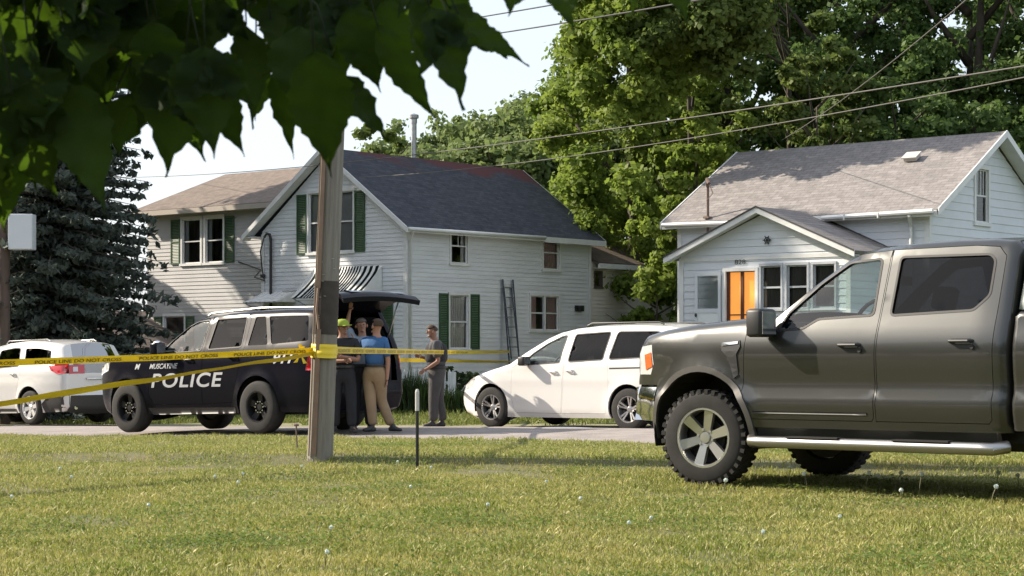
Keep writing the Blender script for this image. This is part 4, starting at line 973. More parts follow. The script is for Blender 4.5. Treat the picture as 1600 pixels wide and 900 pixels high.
for sgn in (-1, 1):
    b = MB(); po.side(b, sgn, hlp, [], -.003, rim=.02); po.cap(b, po.segs['grille'][1:], .1, (.75, 1) if sgn > 0 else (-1, -.75), nv=5, off=.003); b.build('headlight', lampmat('headlight_lens', (.55, .56, .56)), POL, True, fix=False)
    b = MB(); po.side(b, sgn, [(4.15, 1.2), (4.275, 1.2), (4.295, .95), (4.11, .95)], [], .003, rim=.02); b.build('tail_light', lampmat('red_lens', (.5, .01, .012)), POL, True, fix=False)
    mirror(po, POL, sgn, .86, 1.35, .93, (.16, .20, .22), PAINT_P)
    b = MB(); b.tube([(1.6, sgn*.66, 1.86), (1.7, sgn*.67, 1.90), (2.8, sgn*.67, 1.945), (4.0, sgn*.66, 1.915), (4.1, sgn*.655, 1.88)], .016, 8); b.build('roof_rail', STEEL, POL, True, 40)
b = MB()
for y in (-.35, .35): b.bar((-1.03, y, .40), (-1.03, y, 1.02), .04, .08)
b.tube([(-.94, -.55, .50), (-1.05, -.45, .50), (-1.05, .45, .50), (-.94, .55, .50)], .03, 8); b.tube([(-.93, -.5, .9), (-1.04, -.42, .9), (-1.04, .42, .9), (-.93, .5, .9)], .03, 8)
b.box(-1.03, -.85, -.37, -.33, .42, .5); b.box(-1.03, -.85, .33, .37, .42, .5); b.build('push_bumper', STEEL, POL, True, 40)
b = MB(); b.tube([(.66, -.90, 1.30), (.74, -.98, 1.36)], .02, 8); b.lathe([(0, -.06), (.05, -.06), (.075, .03), (.07, .05), (0, .055)], 14, T(.76, -1.0, 1.42) @ RY(-PI/2)); b.build('spotlight', CHROME, POL, True, 40)
b = MB(); b.tube([(3.92, 0, 1.92), (3.94, 0, 1.97), (4.06, 0, 2.12)], [.02, .016, .008], 8); b.build('antenna', BLACK, POL, True)
b = MB(); b.box(1.46, 1.56, -.5, .5, 1.70, 1.755); b.build('red_glint_bar', lampmat('red_lens', (.5, .01, .012)), POL)  # red bar put behind the windshield for a sun glint, not a lamp
# raised hatch: curved slab hinged at the roof edge, window in it
hp0 = [(4.07, 1.89), (4.24, 2.01), (4.42, 2.09), (4.58, 2.11), (4.70, 2.08), (4.78, 2.01)]
b = MB(); n = 13; o = 0; P_ = densify(hp0, .08, False)
for i, (x, z) in enumerate(P_):
    for j in range(n):
        v = -1+2*j/(n-1); w_ = .70+.18*i/len(P_)
        b.v.append((x, v*w_, z+.05*(1-v*v)))
for i, (x, z) in enumerate(P_):
    for j in range(n):
        v = -1+2*j/(n-1); w_ = .68+.18*i/len(P_); b.v.append((x-.01, v*w_, z-.07+.05*(1-v*v)))
m_ = len(P_)*n
for i in range(len(P_)-1):
    for j in range(n-1):
        a = i*n+j; b.f.append((a, a+1, a+n+1, a+n)); b.f.append((m_+a, m_+a+n, m_+a+n+1, m_+a+1))
for i in range(len(P_)-1):
    for j in (0, n-1): a = i*n+j; b.f.append((a, a+n, m_+a+n, m_+a))
for j in range(n-1):
    for i in (0, len(P_)-1): a = i*n+j; b.f.append((a, a+1, m_+a+1, m_+a))
ht = b.build('rear_hatch', PAINT_P, POL, True, 40)
b = MB()
for i in range(2, len(P_)-3):
    (x0, z0), (x1, z1) = P_[i], P_[i+1]; b.quad((x0, -.6, z0+.047-.018), (x0, .6, z0+.047-.018), (x1, .6, z1+.047-.018), (x1, -.6, z1+.047-.018))
for f in range(len(b.v)): b.v[f] = (b.v[f][0], b.v[f][1], b.v[f][2]+.012)
b.build('hatch_glass', GL_DARK, ht, fix=False)
for sgn in (-1, 1): b = MB(); b.tube([(4.21, sgn*.72, 1.45), (4.45, sgn*.74, 2.04)], .014, 8); b.build('hatch_strut', STEEL, ht, True)
b = MB(); b.box(3.2, 4.27, -.78, .78, .70, .74); b.box(3.2, 3.25, -.8, .8, .7, 1.6); b.box(3.3, 4.2, -.80, -.76, .7, 1.3); b.box(3.3, 4.2, .76, .80, .7, 1.3); b.box(.6, 3.2, -.85, .85, .45, .5); b.build('cargo_area', INTER, POL)
b = MB(); b.box(3.6, 4.1, -.5, .1, .745, 1.05); b.box(3.7, 4.2, .2, .62, .745, .98); b.build('equipment_case', mat('grey_case', (.10, .10, .11), .6), POL, bevel=.02)
b = MB(); b.box(.55, 1.0, -.80, .80, .95, 1.27); b.build('dashboard', INTER, POL, bevel=.04)
seats(POL, [(1.55, (-.42, .42)), (2.45, (-.45, 0, .45))], .70, INTER); steering(POL, 1.12, -.42, 1.18, INTER)
b = MB(); b.box(-.3, 4.2, -.7, .7, .28, .44)
for x in (0, 3.07): liner(b, x, .47, -.98, -.45, z=.42); liner(b, x, .47, .45, .98, z=.42); b.box(x-.05, x+.05, -.8, .8, .34, .42)
b.box(-.5, .5, -.45, .45, .4, .95); b.build('chassis', BLACK, POL)
b = MB()
for sgn in (-1, 1): po.side(b, sgn, [(.5, .40), (2.55, .40), (2.5, .31), (.55, .29)], [], .012, rim=.03)
b.build('sill', mat('dark_grey_bumper', (.03, .03, .033), .5), POL, True, fix=False)
for x in (0, 3.07):
    for sgn in (-1, 1): wheel(POL, x, sgn*.90, .405, .235, .27, sgn, 'police')
def onside(car, x0, z0, sgn=-1, off=.006, slope=0.0):
    def f(u, v):
        x = x0+u if sgn < 0 else x0-u; z = z0+v+slope*u
        return Vector((x, sgn*(float(car.W([(x, z)])[0])+off), z))
    return f
for sgn in (-1, 1):
    x0 = .60 if sgn < 0 else 2.32
    text_on('police_lettering', 'POLICE', .3, onside(po, x0, .725, sgn), LET, POL, w=1.70, h=.23, bold=.006, shear=.2, spacing=1.12)
    text_on('city_lettering', 'MUSCATINE', .1, onside(po, .56 if sgn < 0 else 1.28, 1.03, sgn), LET, POL, w=.68, h=.085, shear=.3, bold=.002)
    text_on('unit_mark', 'M', .1, onside(po, .20 if sgn < 0 else .32, 1.03, sgn), LET, POL, w=.13, h=.09, shear=.3, bold=.004)
    text_on('emergency_number', '911', .2, onside(po, 3.42 if sgn < 0 else 3.86, 1.06, sgn), LET, POL, w=.42, h=.17, shear=.25, bold=.006)

# ================= white minivan
PAINT_M = mat('white_car_paint', (.74, .73, .71), .28, coat=.8)
AM = [(0, .37, .405), (3.0, .37, .405)]
mv = Car([('bumper', [(-.62, .20), (-.82, .24), (-.93, .36), (-.96, .50), (-.92, .64)]), ('hood', [(-.82, .76), (-.6, .86), (-.25, .955), (.15, 1.05), (.40, 1.115)]),
          ('windshield', [(.8, 1.36), (1.15, 1.555), (1.4, 1.65)]), ('roof', [(1.7, 1.71), (2.2, 1.75), (3.0, 1.755), (3.6, 1.73), (3.88, 1.68)]), ('rear_window', [(4.0, 1.55), (4.08, 1.14)]), ('tailgate', [(4.12, .9), (4.13, .62)]), ('rear_bumper', [(4.17, .5), (4.15, .30), (4.0, .22)])],
         [(3.5, .2), (.5, .19)], [(.15, .90), (.3, .955), (.5, .965), (.75, .972), (.84, .986), (.93, .972), (1.0, .975), (1.12, .965), (1.2, .94), (1.28, .915), (1.76, .70)], (.1, .30, 1.9), (3.3, .16, 2), .085, AM, .02)
MV = empty('minivan', (.254, 34.415, -.203), (0, math.radians(-.35), -.704), 'white minivan with silver alloy wheels parked on the gravel shoulder facing left', 'minivan')
mF = [(.50, 1.04), (.66, 1.13), (.98, 1.38), (1.22, 1.52), (1.45, 1.625), (1.66, 1.665), (1.64, 1.1), (1.56, .27), (.56, .27), (.47, .55)]
mB = [(1.68, 1.668), (2.1, 1.70), (2.62, 1.705), (2.58, 1.1), (2.60, .80), (2.56, .5), (2.52, .28), (1.585, .27), (1.665, 1.1)]
nF = rounded([(.72, 1.10), (.95, 1.30), (1.2, 1.455), (1.48, 1.575), (1.58, 1.59), (1.54, 1.145)], .03)
nB = rounded([(1.77, 1.605), (2.50, 1.64), (2.46, 1.185), (1.74, 1.155)], .04)
nC = rounded([(2.66, 1.64), (3.45, 1.635), (3.68, 1.58), (3.72, 1.24), (2.60, 1.19)], .05)
for sgn in (-1, 1):
    door(mv, MV, sgn, mF, nF, PAINT_M, (1.42, .98, .16), PAINT_M, GL_CLEAR)
    door(mv, MV, sgn, mB, nB, PAINT_M, (1.78, 1.0, .16), PAINT_M, GL_DARK, name='sliding_door')
b = MB(); hlm = [(-.9, .72), (-.62, .84), (-.40, .86), (-.52, .70), (-.9, .62)]
for sgn in (-1, 1): mv.side(b, sgn, mv.outline, [offset(mF, .004), offset(mB, .004), circ(*AM[0]), circ(*AM[1]), nC, hlm, [(3.98, 1.3), (4.3, 1.3), (4.3, .75), (4.0, .75)]], body=True)
mv.cap(b, mv.segs['hood'], .06); mv.cap(b, mv.segs['roof'], .04); mv.cap(b, mv.segs['windshield'], .10, (-1, -.93), nv=3); mv.cap(b, mv.segs['windshield'], .10, (.93, 1), nv=3); mv.cap(b, mv.segs['bumper'], .16); mv.cap(b, mv.segs['tailgate'], .04); mv.cap(b, mv.segs['rear_bumper'], .05); mv.cap(b, mv.segs['rear_window'], .04, (-1, -.88), nv=3); mv.cap(b, mv.segs['rear_window'], .04, (.88, 1), nv=3)
b.build('body', PAINT_M, MV, True, 42, fix=False)
b = MB(); mv.cap(b, mv.segs['windshield'], .10, (-.93, .93)); b.build('windshield', GL_CLEAR, MV, True, fix=False)
b = MB(); mv.cap(b, mv.segs['rear_window'], .04, (-.88, .88)); b.build('rear_window', GL_DARK, MV, True, fix=False)
for sgn in (-1, 1):
    b = MB(); mv.side(b, sgn, offset(nC, .008), [], -.012, rim=0); q_ = b.build('side_window', GL_DARK, MV, True, fix=False)
    b = MB(); mv.side(b, sgn, offset(nC, .018), [nC], .003, rim=.02, step=.1); b.build('window_seal', BLACK, q_, fix=False)
    b = MB(); mv.side(b, sgn, [(2.62, 1.045), (3.78, 1.065), (3.78, 1.045), (2.62, 1.022)], [], .003, rim=.01, step=.2); b.build('door_track', DARK, MV, fix=False)
    b = MB(); mv.side(b, sgn, hlm, [], -.003, rim=.02); b.build('headlight', lampmat('headlight_lens', (.55, .56, .56)), MV, True, fix=False)
    b = MB(); mv.side(b, sgn, [(3.98, 1.3), (4.06, 1.3), (4.12, .75), (4.0, .75)], [], .002, rim=.02); b.build('tail_light', lampmat('red_lens', (.5, .01, .012)), MV, True, fix=False)
    mirror(mv, MV, sgn, .86, 1.16, .93, (.15, .16, .20), DARK if sgn < 0 else PAINT_M)
    b = MB(); b.tube([(1.9, sgn*.62, 1.76), (2.0, sgn*.62, 1.80), (3.4, sgn*.62, 1.80), (3.5, sgn*.62, 1.76)], .014, 8); b.build('roof_rail', DARK, MV, True, 40)
b = MB(); b.box(.45, .9, -.78, .78, .85, 1.14); b.box(.5, 4.0, -.85, .85, .3, .34); b.build('dashboard', INTERG, MV)
seats(MV, [(1.45, (-.4, .4)), (2.35, (-.4, .4)), (3.2, (-.4, .4))], .55, INTERG); steering(MV, 1.12, -.40, 1.10, INTERG)
b = MB(); b.box(-.6, 4.0, -.75, .75, .20, .32)
for x in (0, 3.0): liner(b, x, .405, -.94, -.45, z=.37); liner(b, x, .405, .45, .94, z=.37)
b.box(-.5, .4, -.45, .45, .3, .8); b.build('chassis', BLACK, MV)
for x in (0, 3.0):
    for sgn in (-1, 1): wheel(MV, x, sgn*.855, .355, .215, .23, sgn, 'van')

# ================= silver SUV
PAINT_S = mat('pearl_white_paint', (.68, .67, .65), .28, .08, coat=.8)
AS = [(0, .40, .44), (3.02, .40, .44)]
su = Car([('bumper', [(-.66, .25), (-.85, .32), (-.97, .50), (-.97, .70)]), ('grille', [(-.93, .95), (-.82, 1.02)]), ('hood', [(-.5, 1.10), (0, 1.16), (.45, 1.20)]), ('windshield', [(.9, 1.48), (1.25, 1.66)]),
          ('roof', [(1.5, 1.74), (1.9, 1.80), (2.5, 1.835), (3.1, 1.82), (3.6, 1.77), (3.86, 1.72)]), ('rear_window', [(4.02, 1.42), (4.08, 1.28)]), ('tailgate', [(4.12, 1.1), (4.12, .75)]), ('rear_bumper', [(4.16, .62), (4.12, .38), (4.0, .28)])],
         [(3.5, .26), (.5, .24)], [(.2, .90), (.4, .97), (.6, .985), (.9, 1.0), (1.1, .99), (1.2, .96), (1.32, .91), (1.84, .70)], (-.1, .3, 2), (3.2, .16, 2), .09, AS, .03)
SU = empty('sport_utility_vehicle', (-12.184, 44.542, -.525), (0, math.radians(-1.2), -.699), 'pearl silver family crossover with wraparound red tail light at the left edge', 'SUV')
sF = [(.52, 1.10), (.72, 1.24), (1.1, 1.48), (1.35, 1.60), (1.64, 1.70), (1.63, 1.1), (1.62, .36), (.58, .36), (.50, .6)]
sB = [(1.67, 1.71), (2.2, 1.745), (2.5, 1.74), (2.72, 1.3), (2.62, .95), (2.52, .6), (2.42, .36), (1.65, .36), (1.66, 1.1)]
oF = rounded([(.85, 1.22), (1.15, 1.42), (1.5, 1.59), (1.57, 1.60), (1.56, 1.24)], .03); oB = rounded([(1.73, 1.63), (2.2, 1.68), (2.42, 1.67), (2.55, 1.28), (1.73, 1.25)], .04); oC = rounded([(2.62, 1.67), (3.1, 1.66), (3.55, 1.60), (3.62, 1.36), (2.74, 1.30)], .05)
for sgn in (-1, 1):
    door(su, SU, sgn, sF, oF, PAINT_S, (1.45, 1.06, .18), CHROME, GL_DARK); door(su, SU, sgn, sB, oB, PAINT_S, (2.45, 1.10, .18), CHROME, GL_DARK)
tl_ = [(3.62, 1.27), (3.80, 1.31), (4.3, 1.31), (4.3, 1.10), (3.92, 1.09), (3.72, 1.17)]
b = MB()
for sgn in (-1, 1): su.side(b, sgn, su.outline, [offset(sF, .005), offset(sB, .005), circ(*AS[0]), circ(*AS[1]), oC, tl_], body=True)
su.cap(b, su.segs['hood'], .06); su.cap(b, su.segs['roof'], .04); su.cap(b, su.segs['windshield'], .1, (-1, -.93), nv=3); su.cap(b, su.segs['windshield'], .1, (.93, 1), nv=3); su.cap(b, su.segs['bumper'], .14); su.cap(b, su.segs['tailgate'], .06); su.cap(b, su.segs['rear_bumper'][:2], .08); su.cap(b, su.segs['rear_window'], .06, (-1, -.86), nv=3); su.cap(b, su.segs['rear_window'], .06, (.86, 1), nv=3); su.cap(b, [(4.08, 1.28), (4.12, 1.1)], .06)
b.build('body', PAINT_S, SU, True, 42, fix=False)
b = MB(); su.cap(b, su.segs['windshield'], .1, (-.93, .93)); b.build('windshield', GL_DARK, SU, True, fix=False)
b = MB(); su.cap(b, su.segs['rear_window'], .06, (-.86, .86)); b.build('rear_window', GL_DARK, SU, True, fix=False)
b = MB(); su.cap(b, su.segs['grille'], .1); b.build('grille', DARK, SU, True, fix=False)
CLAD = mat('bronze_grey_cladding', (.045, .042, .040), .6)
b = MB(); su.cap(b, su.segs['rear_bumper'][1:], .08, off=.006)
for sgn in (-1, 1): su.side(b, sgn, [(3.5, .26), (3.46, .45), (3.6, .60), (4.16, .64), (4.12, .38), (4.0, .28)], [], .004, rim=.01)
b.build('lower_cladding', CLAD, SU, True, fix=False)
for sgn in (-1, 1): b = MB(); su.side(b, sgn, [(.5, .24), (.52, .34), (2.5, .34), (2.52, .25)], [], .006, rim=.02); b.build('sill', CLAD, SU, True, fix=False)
for sgn in (-1, 1):
    b = MB(); su.side(b, sgn, [(x if x < 4.2 else 4.10, z) for x, z in tl_], [], .008, rim=.03, step=.05); su.cap(b, [(4.085, 1.27), (4.12, 1.09)], .06, (.5, 1) if sgn > 0 else (-1, -.5), off=.012, nv=8); t_ = b.build('tail_light', lampmat('red_lens', (.5, .01, .012)), SU, True, fix=False)
    b = MB(); su.cap(b, [(4.09, 1.23), (4.115, 1.13)], .06, (.72, .88) if sgn > 0 else (-.88, -.72), off=.018, nv=4); b.build('reversing_lamp', lampmat('clear_lens', (.6, .6, .6)), t_, fix=False)
    b = MB(); su.side(b, sgn, offset(oC, .008), [], -.012, rim=0); b.build('side_window', GL_DARK, SU, True, fix=False)
    mirror(su, SU, sgn, .92, 1.28, .93, (.15, .17, .2), PAINT_S)
    b = MB(); b.tube([(1.7, sgn*.62, 1.80), (1.8, sgn*.62, 1.85), (3.2, sgn*.62, 1.86), (3.3, sgn*.62, 1.82)], .014, 8); b.build('roof_rail', CHROME, SU, True, 40)
    b = MB(); b.lathe([(.04, 0), (.045, .09), (.035, .09)], 12, T(4.06, sgn*.6, .36) @ RY(PI/2)); b.build('exhaust_tip', CHROME, SU, True, 40)
b = MB(); b.tube([(4.20, -.35, .98), (4.20, .35, .98)], .02, 8); b.build('tailgate_trim', CHROME, SU, True)
b = MB(); b.box(-.6, 4.0, -.75, .75, .26, .40)
for x in (0, 3.02): liner(b, x, .44, -.95, -.45, z=.40); liner(b, x, .44, .45, .95, z=.40)
b.box(-.5, .4, -.45, .45, .3, .9); b.build('chassis', BLACK, SU)
b = MB(); b.box(.5, .95, -.8, .8, .9, 1.18); b.build('dashboard', INTER, SU); seats(SU, [(1.5, (-.4, .4)), (2.4, (-.4, .4))], .65, INTERG)
for x in (0, 3.02):
    for sgn in (-1, 1): wheel(SU, x, sgn*.88, .37, .245, .24, sgn, 'suv')
